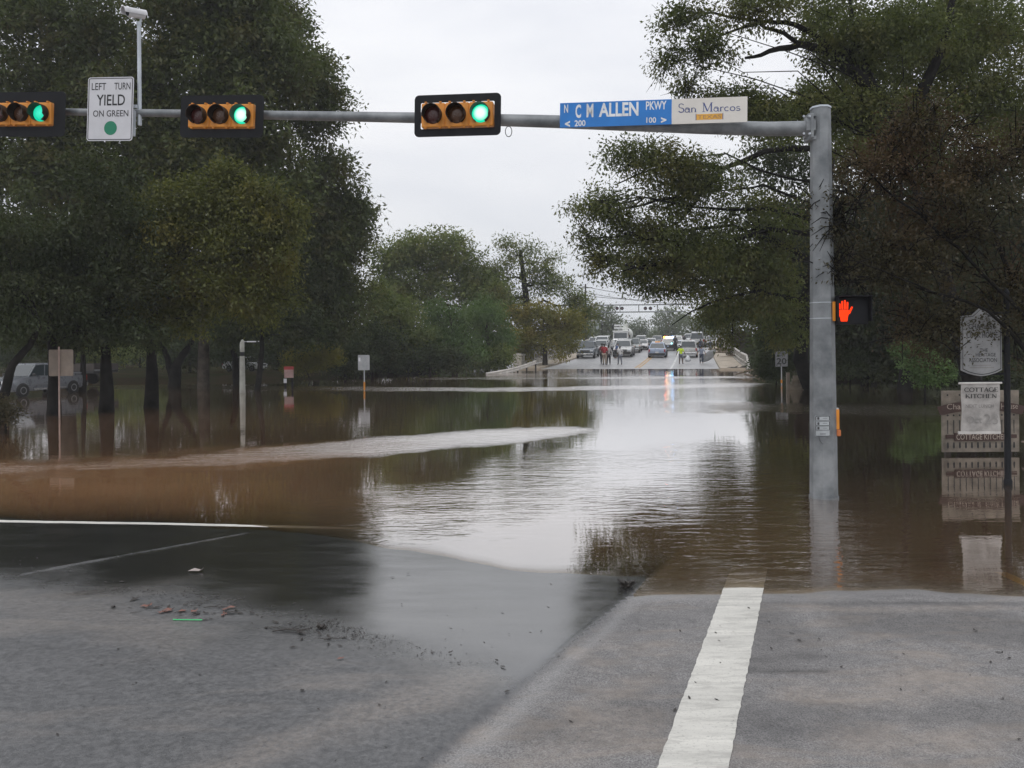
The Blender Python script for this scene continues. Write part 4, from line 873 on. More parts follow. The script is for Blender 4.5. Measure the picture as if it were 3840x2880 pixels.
# pedestrian signal, button and plate on the pole
pc = at(852, 310.5, PB.y - .10); s = thing('pedestrian_signal', 'pedestrian signal with a lit orange hand, fixed to the right of the pole', 'pedestrian signal', pc)
wd, hg = 32 / F * PB.y, 27.5 / F * PB.y
MB().box((0, .06, 0), (wd, .16, hg), bev=.02).build('housing', M_BLK, s)
mb = MB(); ring = [(-wd / 2, hg / 2), (wd / 2, hg / 2)]
mb.box((0, -.06, hg / 2 + .004), (wd + .01, .15, .012)); mb.box((-wd / 2 - .004, -.05, .02), (.010, .13, hg - .04)); mb.box((wd / 2 + .004, -.05, .02), (.010, .13, hg - .04)); mb.build('visor', M_BLK, s)
MB().box((-wd / 2 - .035, .05, -.01), (.042, .16, hg * .70), bev=.006).box((-wd / 2 - .07, .1, hg * .25), (.05, .05, .03)).box((-wd / 2 - .07, .1, -hg * .25), (.05, .05, .03)).build('mounting_clamp', M_YELH, s)
M_HAND = NB('hand_lamp'); b = M_HAND; em = b.n('ShaderNodeEmission'); em.inputs[0].default_value = (1, .045, .008, 1); em.inputs[1].default_value = 1.5; b.l(em.outputs[0], b.o.inputs[0]); M_HAND = b.m
hw, hx, hz = wd * .42, -wd * .22, -.005; hh_ = hg * .76; mb = MB()
def hp(a, c): return (hx - hw / 2 + hw * a, hz - hh_ / 2 + hh_ * c)
def capsule(a0, c0, a1, c1, r):
    p0, p1 = Vector(hp(a0, c0)), Vector(hp(a1, c1)); d = (p1 - p0).normalized(); n_ = Vector((-d.y, d.x)) * r * hw; q = [p0 + n_, p0 - n_]
    q += [p1 + (-n_ * math.cos(R(t)) + d * r * hw * math.sin(R(t))) for t in range(0, 181, 30)]; mb.flat([(v.x, v.y) for v in q], -.025)
mb.flat([hp(*q) for q in ((.14, .0), (.62, .0), (.66, .2), (.76, .44), (.70, .56), (.02, .56), (.0, .3), (.1, .16))], -.025)
for a0, a1, tt in ((.08, .06, .82), (.26, .25, .93), (.44, .45, .97), (.62, .64, .88)): capsule(a0, .585, a1, tt, .068)
capsule(.74, .36, .96, .66, .07)
mb.build('hand_symbol', M_HAND, s)
pp = Vector((at(822.6, 426, PB.y - .19))); s = thing('instruction_plate', 'small crossing instruction plate with pictograms strapped to the signal pole', 'sign', pp)
wd, hg = 15.2 / F * pp.y, 20.8 / F * pp.y; M_PL = mat('plate_grey', (.42, .45, .47), .5)
MB().prism(rrect(wd, hg, .02), -.003, .003).build('sign_panel', M_PL, s)
mb = MB(); ring_frame(mb, wd - .006, hg - .006, .018, .006, -.005)
for z in (.25, 0, -.22): ring_frame(mb, wd - .02, hg * .215, .012, .005, -.006, 0, hg * (z + .12)); 
mb.build('border', M_SIGNK, s)
mb = MB()
for z in (.37, .12, -.10): mb.flat(rrect(.03, .036, .006, -.06, hg * z), -.007); mb.flat(rrect(.06, .004, .001, .03, hg * z), -.007)
mb.flat(rrect(.08, .008, .002, 0, -hg * .38), -.007); mb.build('pictogram', mat('plate_ink', (.06, .06, .065), .5), s)
MB().prism([(-.045, -hg / 2 - .004), (.045, -hg / 2 - .004), (.03, -hg / 2 - .06), (0, -hg / 2 - .10), (-.03, -hg / 2 - .06)], .0, .05).build('bracket', M_GALV, s)
bp = at(836.2, 419, PB.y - .02); s = thing('push_button', 'yellow crossing push button on the right side of the signal pole', 'push button', bp); k = PB.y / F
MB().box((0, 0, -.0), (3.2 * k, .12, 20 * k), bev=.006).build('housing', M_YELH, s)
MB().box((.012, -.02, -13.5 * k), (4.4 * k, .09, 6.5 * k), bev=.012).build('button', mat('button_orange', (.5, .15, .04), .5), s)
MB().box((0, -.01, 10.6 * k), (2.2 * k, .08, 1.4 * k)).build('cap', M_GALVL, s)

# ================================================================== SIGNS AND POSTS ROUND THE WATER
M_TAN = mat('sign_back_tan', (.20, .165, .135), .7, var=.1); M_RUSTP = mat('rusty_post', (.16, .10, .075), .7); M_POSTG = mat('grey_post', (.30, .30, .27), .7, var=.12)
M_ORGP = mat('orange_marker', (.50, .20, .02), .6)
p0 = atz(60, 418); s = thing('road_sign', 'tan square road sign seen from behind on a thin post at far left', 'road sign', p0); k = p0.y / F
c = at(61, 362.8, p0.y) - p0
MB().prism(rrect(24.5 * k, 26.5 * k, .04, c.x, c.z), .0, .006).build('sign_panel', M_TAN, s)
MB().tube([(0, -.03, -.4), (0, -.03, c.z + .5)], .028, 6).build('post', mat('sign_post', (.30, .22, .19), .6), s)
p0 = atz(242.5, 393); s = thing('grey_post', 'thick pale grey post in the flood with a small street blade on top', 'post', p0); k = p0.y / F
z1, z2, z3 = [at(241, q, p0.y).z for q in (356, 352, 343)]
MB().tube([(0, 0, -.5), (0, 0, z1)], [3.1 * k, 2.5 * k], 12).build('post', M_POSTG, s, True)
MB().tube([(0, 0, z1), (0, 0, z2)], 1.7 * k, 10).build('clamp', M_BLK, s, True)
MB().tube([(0, 0, z2), (0, 0, z3), (.03, 0, z3 + .10), (.02, 0, z3 + .16)], [2.3 * k, 2.3 * k, 1.6 * k, .8 * k], 12).build('post_head', M_POSTG, s, True)
MB().box((9.5 * k, 0, z3 + .06), (9 * k, .04, 1.1 * k)).box((16.5 * k, 0, z3 + .07), (1.2 * k, .03, .8 * k)).box((3 * k, 0, z3 + .06), (5 * k, .02, .02)).build('street_blade', M_SIGNW, s)
p0 = atz(289, 387.3); s = thing('park_notice', 'small red and white notice board on two dark legs in the flood', 'notice board', p0); k = p0.y / F
zt_, zb_ = at(289, 366.5, p0.y).z, at(289, 377.8, p0.y).z
MB().box((0, 0, zb_ + (zt_ - zb_) * .36), (9.2 * k, .03, (zt_ - zb_) * .72)).build('notice_panel', mat('notice_pink', (.42, .27, .25), .6), s)
MB().box((-.0, -.0, zt_ - (zt_ - zb_) * .14), (9.8 * k, .03, (zt_ - zb_) * .28)).build('red_header', mat('notice_red', (.42, .05, .05), .5), s)
MB().box((-3.6 * k, 0, zb_ / 2 - .2), (.09, .06, zb_ + .4)).build('leg', M_BLK, s); MB().box((3.4 * k, 0, zb_ / 2 - .2), (.09, .06, zb_ + .4)).build('leg', M_BLK, s)
MB().box((-3.5 * k, -.05, at(286, 380.8, p0.y).z), (3 * k, .02, 4.4 * k)).build('paper_notice', M_SIGNW, s)
p0 = atz(364.3, 390.6); s = thing('road_sign', 'blank grey square sign with a white sticker, on a post with an orange sleeve', 'road sign', p0); k = p0.y / F; c = at(363.8, 362.6, p0.y) - p0
MB().prism(rrect(11.6 * k, 15.2 * k, .03, c.x, c.z), -.004, .004).build('sign_panel', M_ALU, s)
MB().flat(rrect(2 * k, 3.8 * k, .01, c.x - 4.3 * k, c.z + 3.2 * k), -.008).build('sticker', M_SIGNW, s)
MB().tube([(.0, .03, -.4), (0, .03, c.z + .3)], .030, 8).build('post', M_ALU, s, True)
MB().tube([(0, .03, .02), (0, .03, at(364, 382, p0.y).z)], .042, 8).build('marker_sleeve', M_ORGP, s, True)
p0 = atz(781.8, 385); s = thing('speed_limit_sign', 'white speed limit sign reading 20 in front of the dark shrub', 'road sign', p0); k = p0.y / F; c = at(781.5, 358.8, p0.y) - p0
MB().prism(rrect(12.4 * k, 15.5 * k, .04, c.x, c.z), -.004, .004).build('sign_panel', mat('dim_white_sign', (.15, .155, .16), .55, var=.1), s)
fit_text('20', c.x - 4.9 * k, c.x + 4.9 * k, c.z - 5.6 * k, c.z + .8 * k, -.008, 'lettering', M_SIGNK, s, .02)
fit_text('LIMIT', c.x - 4 * k, c.x + 4 * k, c.z + 2 * k, c.z + 3.9 * k, -.008, 'lettering', M_SIGNK, s); fit_text('SPEED', c.x - 4 * k, c.x + 4 * k, c.z + 4.6 * k, c.z + 6.5 * k, -.008, 'lettering', M_SIGNK, s)
MB().tube([(0, .03, -.4), (0, .03, c.z + .3)], .03, 8).build('post', M_ALU, s, True); MB().tube([(0, .03, .1), (0, .03, .26)], .045, 8).build('marker_sleeve', M_ORGP, s, True)
p0 = atz(796, 390); s = thing('timber_wall', 'low tan timber wall beside the leaning trunk on the right bank', 'wall', p0); k = p0.y / F; mb = MB()
for i in range(6): mb.box((0 + i * .03, .05, -.1 + i * .135), (16 * k + i * -.04, .12, .125))
mb.build('planks', mat('weathered_timber', (.19, .16, .12), .8, var=.25), s); MB().box((-8 * k, .0, .28), (.12, .14, 1.0)).build('post', mat('weathered_timber2', (.17, .14, .11), .8), s)

# black post with the house sign and the cottage kitchen banner
p0 = atz(1008, 484.5); s = thing('sign_post', 'black steel post standing in the flood in front of the cottage board', 'post', p0); k = p0.y / F; YB = p0.y
ztp = at(1006, 296, YB).z
MB().tube([(0, 0, -.4), (0, 0, ztp)], [3.2 * k, 2.7 * k], 14).build('post', M_BLK, s, True)
MB().lathe([(3.9 * k, -.2), (4.1 * k, .05), (3.3 * k, .09)], 14).build('base_collar', M_BLK, s, True)
zr = at(980, 383.3, YB).z; zr2 = at(980, 433.5, YB).z; zs1 = at(980, 313, YB).z; zs2 = at(980, 374, YB).z
for z in (zr + .02, zs1, zs2): MB().box((-25 * k, 0, z), (46 * k, .03, .03)).build('cross_arm', M_BLK, s)
MB().lathe([(.001, ztp + .12), (.03, ztp + .09), (.045, ztp + .04), (.03, ztp)], 12).build('finial', M_BLK, s, True)
c = at(980.6, 408.5, YB - .06); s = thing('kitchen_banner', 'white cloth banner reading COTTAGE KITCHEN NEXT LUNCH OCT 23', 'banner', c)
BW, BH = 38.5 * k, 50.5 * k; mb = MB(); nn = 14
vs = [((i / nn - .5) * BW, .012 * math.sin(i / nn * 9 + jj * .5) * (.3 + jj / 16), BH / 2 - BH * jj / 18) for jj in range(19) for i in range(nn + 1)]
mb.add(vs, [(jj * (nn + 1) + i, jj * (nn + 1) + i + 1, (jj + 1) * (nn + 1) + i + 1, (jj + 1) * (nn + 1) + i) for jj in range(18) for i in range(nn)])
M_CLO = mat('banner_cloth', (.36, .345, .33), .8, var=.15, vscale=5); mb.build('cloth', M_CLO, s, True)
MB().tube([(-BW / 2 - 2.2 * k, 0, BH / 2), (BW / 2 + 2 * k, 0, BH / 2)], .016, 8).build('top_rod', mat('white_rod', (.6, .58, .56), .5), s, True)
MB().box((-.02, 0, -BH / 2 + .02), (BW + 3 * k, .04, 2.6 * k)).build('bottom_rod', mat('white_rod2', (.52, .50, .48), .5), s)
X = lambda u: -BW / 2 + BW * (u - 240) / 745.0; Z = lambda v: BH / 2 - BH * (v - 190) / 985.0
serif('COTTAGE', X(285), X(940), Z(355), Z(275), -.022, 'lettering', M_SIGNK, s, 1.5); serif('KITCHEN', X(305), X(915), Z(478), Z(400), -.022, 'lettering', M_SIGNK, s, 1.5)
M_INK = mat('faded_ink', (.20, .19, .185), .7); fit_text('NEXT LUNCH', X(310), X(850), Z(665), Z(600), -.022, 'handwriting', M_INK, s, .004)
M_INK2 = mat('very_faded_ink', (.27, .26, .25), .7); fit_text('Oct', X(325), X(625), Z(965), Z(830), -.022, 'handwriting', M_INK2, s); fit_text('23', X(665), X(930), Z(990), Z(790), -.022, 'handwriting', M_INK2, s, -.01)
c = at(981, 343, YB - .05); s = thing('house_sign', 'grey-white shield shaped house sign with a pointed top hanging on the black post', 'sign', c)
sh = [(-20, 27), (-9, 28), (-5.5, 31), (-.5, 35.5), (5, 31), (9, 28), (20, 27), (20.2, -27), (14, -30), (7, -32), (0, -33), (-7, -32), (-14, -30), (-20.2, -27)]
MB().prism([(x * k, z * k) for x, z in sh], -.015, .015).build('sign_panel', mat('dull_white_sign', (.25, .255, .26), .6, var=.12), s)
mb = MB(); n = len(sh); mb.add([(x * k * .95, -.018, z * k * .96) for x, z in sh] + [(x * k * .92, -.018, z * k * .94) for x, z in sh], [(j, (j + 1) % n, (j + 1) % n + n, j + n) for j in range(n)]); mb.build('border', M_SIGNK, s)
for t, x0, x1, z0, z1 in (('CHARLES S', -13, 14, 14, 19), ('COCK HOUSE', -15, 16, 5, 11), ('THE', -2, 6, -9, -5.5), ('HERITAGE', -6, 14, -13.5, -10), ('ASSOCIATION', -13, 15, -19, -15)):
    fit_text(t, x0 * k, x1 * k, z0 * k, z1 * k, -.018, 'lettering', M_SIGNK, s, .004)
mb = MB()
for z, w_ in ((-22.5, 9), (-24.8, 12)): mb.flat([(-w_ * k, z * k), (w_ * k, z * k), (w_ * k, (z + .7) * k), (-w_ * k, (z + .7) * k)], -.018)
mb.build('small_print', M_INK, s)
# picket board behind
p0 = atz(981, 455); s = thing('cottage_board', 'cream slotted board with brown ribbon plaques low over the flood at right', 'sign board', p0); k = p0.y / F
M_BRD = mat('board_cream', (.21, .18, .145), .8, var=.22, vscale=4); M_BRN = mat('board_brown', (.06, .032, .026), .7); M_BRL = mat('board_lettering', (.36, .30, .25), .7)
W_ = 77 * k; zb_, zt_ = at(981, 452, p0.y).z, at(981, 390.5, p0.y).z; H_ = zt_ - zb_
MB().box((0, .02, (zb_ + zt_) / 2), (W_, .04, H_), bev=.006).build('panel', M_BRD, s)
for x in (-.40, .40): MB().box((x * W_, .09, zt_ / 2 - .15), (.09, .09, zt_ + .2)).build('leg', mat('dark_timber', (.05, .042, .035), .8), s)
mb = MB()
for i in range(12):
    x = (-.43 + .86 * i / 11) * W_
    mb.flat([(x - .012, zb_ + H_ * .16), (x + .012, zb_ + H_ * .16), (x + .02, zb_ + H_ * .08), (x, zb_ + H_ * .055), (x - .02, zb_ + H_ * .08)][::-1], -.003)
    mb.flat([(x - .007, zb_ + H_ * .30), (x + .007, zb_ + H_ * .30), (x + .010, zb_ + H_ * .52), (x - .010, zb_ + H_ * .52)], -.003)
    mb.flat(disc(.018, x, zb_ + H_ * .60, 10), -.003); 
    if i % 2 == 0: mb.flat(disc(.018, x, zb_ + H_ * .93, 10), -.003)
mb.build('slot_pattern', M_SIGNK, s)
mb = MB(); top = [(x * W_, zb_ + H_ * (.84 - .22 * (x / .5) ** 2 * .35)) for x in np.linspace(-.57, .57, 15)]; bot = [(x, z - H_ * .155) for x, z in top]
mb.prism(top + [(.53 * W_, bot[-1][1] + .03)] + bot[1:-1][::-1] + [(-.53 * W_, bot[0][1] + .03)], -.03, -.006); mb.build('ribbon', M_BRN, s)
fit_text('Charles S', -.45 * W_, -.02 * W_, zb_ + H_ * .70, zb_ + H_ * .79, -.034, 'lettering', M_BRL, s); fit_text('Cock House', .04 * W_, .47 * W_, zb_ + H_ * .70, zb_ + H_ * .79, -.034, 'lettering', M_BRL, s)
MB().prism(rrect(W_ * .92, H_ * .06, .01, 0, zb_ + H_ * .255), -.02, -.005).prism(rrect(W_ * .70, H_ * .13, .02, 0, zb_ + H_ * .25), -.03, -.006).build('plaque', M_BRN, s)
fit_text('COTTAGE KITCHEN', -.33 * W_, .33 * W_, zb_ + H_ * .205, zb_ + H_ * .295, -.034, 'lettering', M_BRL, s, .01)
s = thing('white_rail', 'short white rail end at the right edge beside the black post', 'rail', atz(1030, 455))
MB().box((0, 0, at(1024, 437, 15.9).z), (16 * k, .05, 1.6 * k)).build('rail', M_BRD, s); MB().box((.12, .05, .2), (.07, .07, .9)).build('leg', M_BRD, s)
# ================================================================== BRIDGE FURNITURE
def rdir(): return -math.atan2(RD.x, RD.y)
M_RAILW = mat('guardrail_white', (.52, .49, .45), .5, .2, .12)
s = thing('guardrail', 'curved steel guardrail dipping into the flood left of the bridge', 'guardrail', atz(520, 372))
gp = [at(px, py, Y) for px, py, Y in ((486, 375.0, 57), (497, 373.2, 58), (508, 371.0, 59.5), (518, 368.5, 61), (527, 365.6, 63), (536, 362.2, 65.5))]
prof = [(0, -.17), (-.05, -.12), (-.05, -.06), (0, 0), (-.05, .06), (-.05, .12), (0, .17), (.02, .17), (.02, -.17)]
rg = []
for i, q in enumerate(gp):
    d = (gp[min(i + 1, 5)] - gp[max(i - 1, 0)]); d.z = 0; d.normalize(); nrm = Vector((d.y, -d.x, 0)); rg.append([q - s.location - nrm * a + Vector((0, 0, c_)) for a, c_ in prof])
MB().ring_loft(rg).build('beam', M_RAILW, s)
for i in range(1, 6):
    q = gp[i] - s.location; MB().box((q.x - .03, q.y + .13, q.z - .35), (.12, .12, 1.15)).build('rail_post', mat('tarred_post', (.03, .027, .025), .8), s)
e0 = RO + RR * (-HW - 2.05); sL = 0
def parapet(name, lab, t, s0, s1, h, end=True, dz=.14):
    r_ = thing(name, lab, 'parapet', road(s0, t)); o = r_.location; ss = list(np.arange(s0, s1, 3.0)) + [s1]
    MB().ring_loft([[road(q, t - .15, dz) - o, road(q, t + .15, dz) - o, road(q, t + .15, dz + h * .45) - o, road(q, t - .15, dz + h * .45) - o] for q in ss]).build('wall', M_CONC, r_)
    MB().ring_loft([[road(q, t - .14, dz + h * .86) - o, road(q, t + .14, dz + h * .86) - o, road(q, t + .14, dz + h) - o, road(q, t - .14, dz + h) - o] for q in ss]).build('top_rail', M_CONC, r_)
    for q in np.arange(s0 + 2.2, s1, 2.4):
        MB().box(tuple(road(q, t, dz + h * .66) - o), (.28, .5, h * .42), Matrix.Rotation(rdir(), 3, 'Z')).build('baluster', M_CONC, r_)
    if end: MB().box(tuple(road(s0, t, dz + h * .55 - .1) - o), (.55, 1.0, h * 1.25), Matrix.Rotation(rdir(), 3, 'Z'), bev=.05).build('end_block', mat('pale_concrete', (.50, .46, .40), .8), r_)
    return r_
parapet('bridge_parapet', 'concrete balustrade with a block end on the left side of the bridge', -HW - 2.2, 1.0, 70, 1.05)
r_ = thing('bridge_railing', 'thin white railing with posts along the right side of the bridge', 'railing', road(-3, HW + 2.05)); o = r_.location
ss = list(np.arange(-3.4, 80, 3.0))
for z in (.42, .98): MB().tube([road(q, HW + 2.05, .1 + z - (.75 if q < -3 else 0)) - o for q in ss], .055 if z < .9 else .085, 6).build('rail', M_RAILW, r_)
for q in ss[1::1]: MB().box(tuple(road(q, HW + 2.05, .55) - o), (.12, .12, 1.1)).build('rail_post', M_RAILW, r_)
MB().ring_loft([[road(q, HW + 1.92, -1.6) - o, road(q, HW + 2.15, -1.6) - o, road(q, HW + 2.15, .20) - o, road(q, HW + 1.92, .20) - o] for q in ss]).build('kerb_beam', M_CONC, r_)
# flood debris by the rail end
M_DRIFT = mat('driftwood', (.20, .155, .11), .9, var=.3)
def drift(lab, px, py, Y, n, sz, group=None, m=None):
    c = at(px, py, Y); r_ = thing('driftwood_pile', lab, 'debris', c, group=group); mb = MB(); random.seed(int(px * 7))
    for i in range(n):
        a = random.uniform(-.5, .5); l = sz * random.uniform(.4, 1); q = Vector((random.gauss(0, sz * .4), random.gauss(0, sz * .25), random.uniform(0, sz * .3)))
        d = Vector((math.cos(a), random.uniform(-.4, .4), random.uniform(-.25, .35))) * l; mb.tube([q - d / 2, q + Vector((0, 0, random.uniform(-.05, .1))), q + d / 2], [.02 * sz + .01, .05 * sz, .015], 5)
    mb.build('sticks', m or M_DRIFT, r_)
drift('dark tangle of flood debris caught at the right railing end', 741, 372, 62, 14, 1.3, m=mat('wet_debris', (.05, .042, .036), .6))
drift('long pale driftwood heap on the river right of the bridge', 748, 355, 92, 30, 4.0, 'driftwood on the river right of the bridge'); drift('smaller driftwood heap beside the railing', 739, 359, 84, 16, 2.2, 'driftwood on the river right of the bridge')
drift('floating log at the foot of the dark waterside shrub', 761, 379, 50, 4, 1.6)

# railroad crossing gantry
YG = 150; Rz = lambda px, py: at(px, py, YG)
g0 = Vector((at(592.5, 340, YG).x, YG, zroad(YG - RO.y))); s = thing('crossing_gantry', 'railroad crossing gantry with round lights spanning the road beyond the cars', 'gantry', g0)
zt1, zt2 = Rz(600, 305.2).z - g0.z, Rz(600, 312.3).z - g0.z; xe = at(686, 309, YG).x - g0.x
MB().tube([(0, 0, 0), (0, 0, zt1 + .4)], .30, 10).build('mast', mat('gantry_grey', (.40, .38, .35), .6), s, True)
M_GT = mat('gantry_beam', (.13, .145, .14), .7)
MB().box((xe / 2, 0, zt1), (xe, .2, .20)).build('top_beam', M_GT, s); MB().box((xe / 2, 0, zt2), (xe, .2, .20)).build('bottom_beam', M_GT, s)
for i in range(5): MB().box((xe * (i + .48) / 5.0, 0, (zt1 + zt2) / 2), (.13, .13, zt1 - zt2)).build('strut', M_GT, s)
for px in (616.9, 621.9, 645.2, 650.3):
    c = Rz(px, 308.4) - g0; r_ = MB().lathe([(.33, -.16), (.33, -.12), (.02, -.12)], 20, 'y', (c.x, c.y, c.z)).build('light_disc', M_BLK, s)
    MB().lathe([(.12, -.20), (.12, -.165), (.01, -.165)], 12, 'y', (c.x, c.y, c.z)).build('lens', mat('dark_red_lens', (.10, .02, .02), .4), r_)
MB().box((.9, -.2, 2.6), (.5, .3, 1.2)).build('control_box', M_GALVL, s)
for i, (y0, y1, y2) in enumerate(((281, 300, 303), (287, 304.5, 309), (292, 299, 306))):
    Yw = 118 + 4 * i; pts = [at(px, np.interp(px, [560, 700], [y0, y1]) + 4 * (1 - ((px - 630) / 70.) ** 2), Yw) for px in np.linspace(560, 700 + 20 * i, 16)]
    wr = thing('overhead_wire', ('upper', 'middle', 'lower')[i] + ' thin overhead wire crossing the sky gap above the bridge', 'wire', pts[0], group='overhead wires above the bridge')
    MB().tube([q - pts[0] for q in pts], .035, 5).build('wire', M_BLK, wr)
p_ = at(586, 345, 128); s = thing('utility_pole', 'faint wooden utility pole left of the white van on the bridge road', 'utility pole', (p_.x, 128, zroad(60))); zt_ = at(586, 284, 128).z - s.location.z
MB().tube([(0, 0, -.3), (0, 0, zt_)], [.17, .12], 8).build('pole', BARK, s, True); MB().box((0, 0, zt_ - .6), (2.2, .12, .12)).build('crossbar', BARK, s)

# ================================================================== VEHICLES
M_GLASS = NB('vehicle_glass'); b = M_GLASS; p = b.n('ShaderNodeBsdfPrincipled'); p.inputs['Base Color'].default_value = (.03, .04, .045, 1); p.inputs['Roughness'].default_value = .07; p.inputs['Specular IOR Level'].default_value = 1.0; b.l(p.outputs[0], b.o.inputs[0]); M_GLASS = b.m
M_TYRE = mat('tyre_rubber', (.018, .018, .018), .85); M_RIM = mat('wheel_rim', (.22, .22, .23), .45, .5); M_TRIM = mat('black_trim', (.02, .02, .022), .6); M_CHR = mat('chrome', (.55, .56, .58), .22, .85)
M_HEAD = mat('headlamp_glass', (.60, .63, .66), .12, .2); M_TAIL = mat('tail_lamp', (.35, .015, .015), .25); M_PLATE = mat('number_plate', (.6, .6, .58), .5)
def paint(name, c): return mat('paint_' + name, c, .28, .15, .04, 1.5, coat=.6)
KIND = {  # L, W, H, clearance, belt height, hood height, [front base, roof front, roof rear, rear base] as fractions of the length
 'sedan': (4.7, 1.80, 1.42, .20, .93, .80, (.27, .44, .72, .86)), 'suv': (4.8, 1.92, 1.80, .25, 1.10, 1.02, (.24, .37, .90, .985)), 'hatch': (4.3, 1.75, 1.50, .18, .95, .82, (.20, .42, .74, .955)),
 'pickup': (5.7, 2.00, 1.90, .32, 1.18, 1.10, (.25, .36, .58, .63)), 'van': (5.6, 2.02, 2.10, .25, 1.20, 1.05, (.13, .25, .97, .99)), 'crossover': (4.6, 1.85, 1.65, .22, 1.02, .92, (.23, .37, .84, .97))}
def vehicle(kind, name, lab, cat, pos, rz, m, sc=1.0, group=None, face='both', pitch=0, lights=None, cover=False, rails=False):
    Lg, W, H, cl, bh, hh, (fb, rf, rr_, rb) = KIND[kind]; hw = W / 2
    r_ = thing(name, lab, cat, group=group, mtx=Matrix.Translation(pos) @ Matrix.Rotation(rz, 4, 'Z') @ Matrix.Rotation(pitch, 4, 'X') @ Matrix.Scale(sc, 4))
    Y = lambda f: -Lg / 2 + Lg * f
    tail = bh if kind != 'sedan' else bh + .02
    st = [(0.0, cl + .14, hh - .28, .80), (.012, cl + .05, hh - .14, .91), (.05, cl, hh - .05, .97), (.14, cl, hh, 1), (fb - .02, cl, bh - .02, 1), (fb + .03, cl, bh, 1), (.5, cl, bh, 1), (rb - .02, cl, tail, 1), (.955, cl + .02, tail - .01, .985), (.99, cl + .06, tail - .06, .95), (1.0, cl + .16, tail - .22, .90)]
    rings = []
    for f, z0, z1, k in st:
        w_ = hw * k; y = Y(f); zm = z0 + (z1 - z0) * .55
        rings.append([Vector(q) for q in ((-w_ * .90, y, z0), (-w_ * .985, y, z0 + .10), (-w_, y, zm), (-w_ * .965, y, z1 - .07), (-w_ * .88, y, z1), (0, y, z1 + .02), (w_ * .88, y, z1), (w_ * .965, y, z1 - .07), (w_, y, zm), (w_ * .985, y, z0 + .10), (w_ * .90, y, z0))])
    MB().ring_loft(rings).build('body', m, r_, True)
    # cabin
    wb, wr = hw * .93, hw * .76; zr_ = H; q = [(Y(fb), bh - .02, wb), (Y(rf), zr_ - .04, wr), (Y(rr_), zr_ - .03, wr), (Y(rb), bh - .02, wb)]
    def sec(y, z, w_): return [Vector((-w_, y, bh - .03)), Vector((-w_ + (wb - wr) * 0, y, z))]
    P = lambda x, y, z: Vector((x, y, z))
    vs = [P(-wb, q[0][0], bh - .02), P(wb, q[0][0], bh - .02), P(-wb, q[3][0], bh - .02), P(wb, q[3][0], bh - .02),
          P(-wr, q[1][0], zr_ - .07), P(wr, q[1][0], zr_ - .07), P(-wr, q[2][0], zr_ - .07), P(wr, q[2][0], zr_ - .07),
          P(-wr * .88, q[1][0] + .10, zr_), P(wr * .88, q[1][0] + .10, zr_), P(-wr * .88, q[2][0] - .10, zr_), P(wr * .88, q[2][0] - .10, zr_)]
    fs = [(0, 1, 5, 4), (2, 6, 7, 3), (0, 4, 6, 2), (1, 3, 7, 5), (4, 5, 9, 8), (6, 10, 11, 7), (4, 8, 10, 6), (5, 7, 11, 9), (8, 9, 11, 10), (0, 2, 3, 1)]
    MB().add(vs, fs).build('cabin', m, r_, False)
    def pane(nm, a, b_, c_, d_, ins=.05, off=.012):
        ct = (a + b_ + c_ + d_) / 4; nrm = (b_ - a).cross(d_ - a).normalized(); mid = Vector((0, (q[0][0] + q[3][0]) / 2, bh))
        if nrm.dot(ct - mid) < 0: nrm = -nrm
        vv = []
        for p_ in (a, b_, c_, d_): vv.append(p_ + (ct - p_).normalized() * ins * 1.4 + nrm * off)
        MB().add(vv, [(0, 1, 2, 3)]).build(nm, M_GLASS, r_)
    pane('windshield', vs[0], vs[1], vs[5], vs[4], .055)
    pane('rear_window', vs[2], vs[3], vs[7], vs[6], .06)
    for sgn, i0, i2, i4, i6 in ((-1, 0, 2, 4, 6), (1, 1, 3, 5, 7)):
        nw = {'pickup': 2, 'sedan': 2, 'hatch': 2, 'suv': 3, 'van': 3, 'crossover': 3}[kind]
        for j in range(nw):
            a_ = vs[i0].lerp(vs[i2], j / nw); b_ = vs[i0].lerp(vs[i2], (j + 1) / nw); c_ = vs[i4].lerp(vs[i6], (j + 1) / nw); d_ = vs[i4].lerp(vs[i6], j / nw); pane('side_window', a_, b_, c_, d_, .035)
    # wheels
    tr = .33 if kind in ('sedan', 'hatch') else .38
    for fy in (.17, .80):
        for sgn in (-1, 1):
            x = sgn * (hw - .10); y = Y(fy)
            MB().lathe([(tr * 1.12, sgn * -.02 + x * 0), (tr * 1.12, 0)], 18, 'x', (sgn * (hw + .004), y, tr)).build('wheel_arch', M_TRIM, r_)
            wo = MB().lathe([(tr * .6, -.12), (tr * .93, -.12), (tr, -.08), (tr, .08), (tr * .93, .12), (tr * .6, .12)], 20, 'x', (x + sgn * .03, y, tr)).build('wheel', M_TYRE, r_, True)
            MB().lathe([(tr * .62, sgn * .105), (tr * .55, sgn * .13), (tr * .2, sgn * .10), (.01, sgn * .12)], 12, 'x', (x + sgn * .03, y, tr)).build('rim', M_RIM, wo, True)
    if kind in ('pickup', 'suv', 'van'): bm_ = M_CHR if kind == 'pickup' else M_TRIM
    else: bm_ = M_TRIM
    MB().box((0, Y(0) - .02, cl + .20), (W * .94, .14, .20), bev=.03).build('front_bumper', bm_, r_)
    MB().box((0, Y(0) - .015, hh - .27), (W * .52, .06, .22), bev=.015).build('grille', M_TRIM, r_)
    MB().box((0, Y(0) - .05, hh - .24), (W * .50, .02, .035)).build('grille_bar', M_CHR, r_)
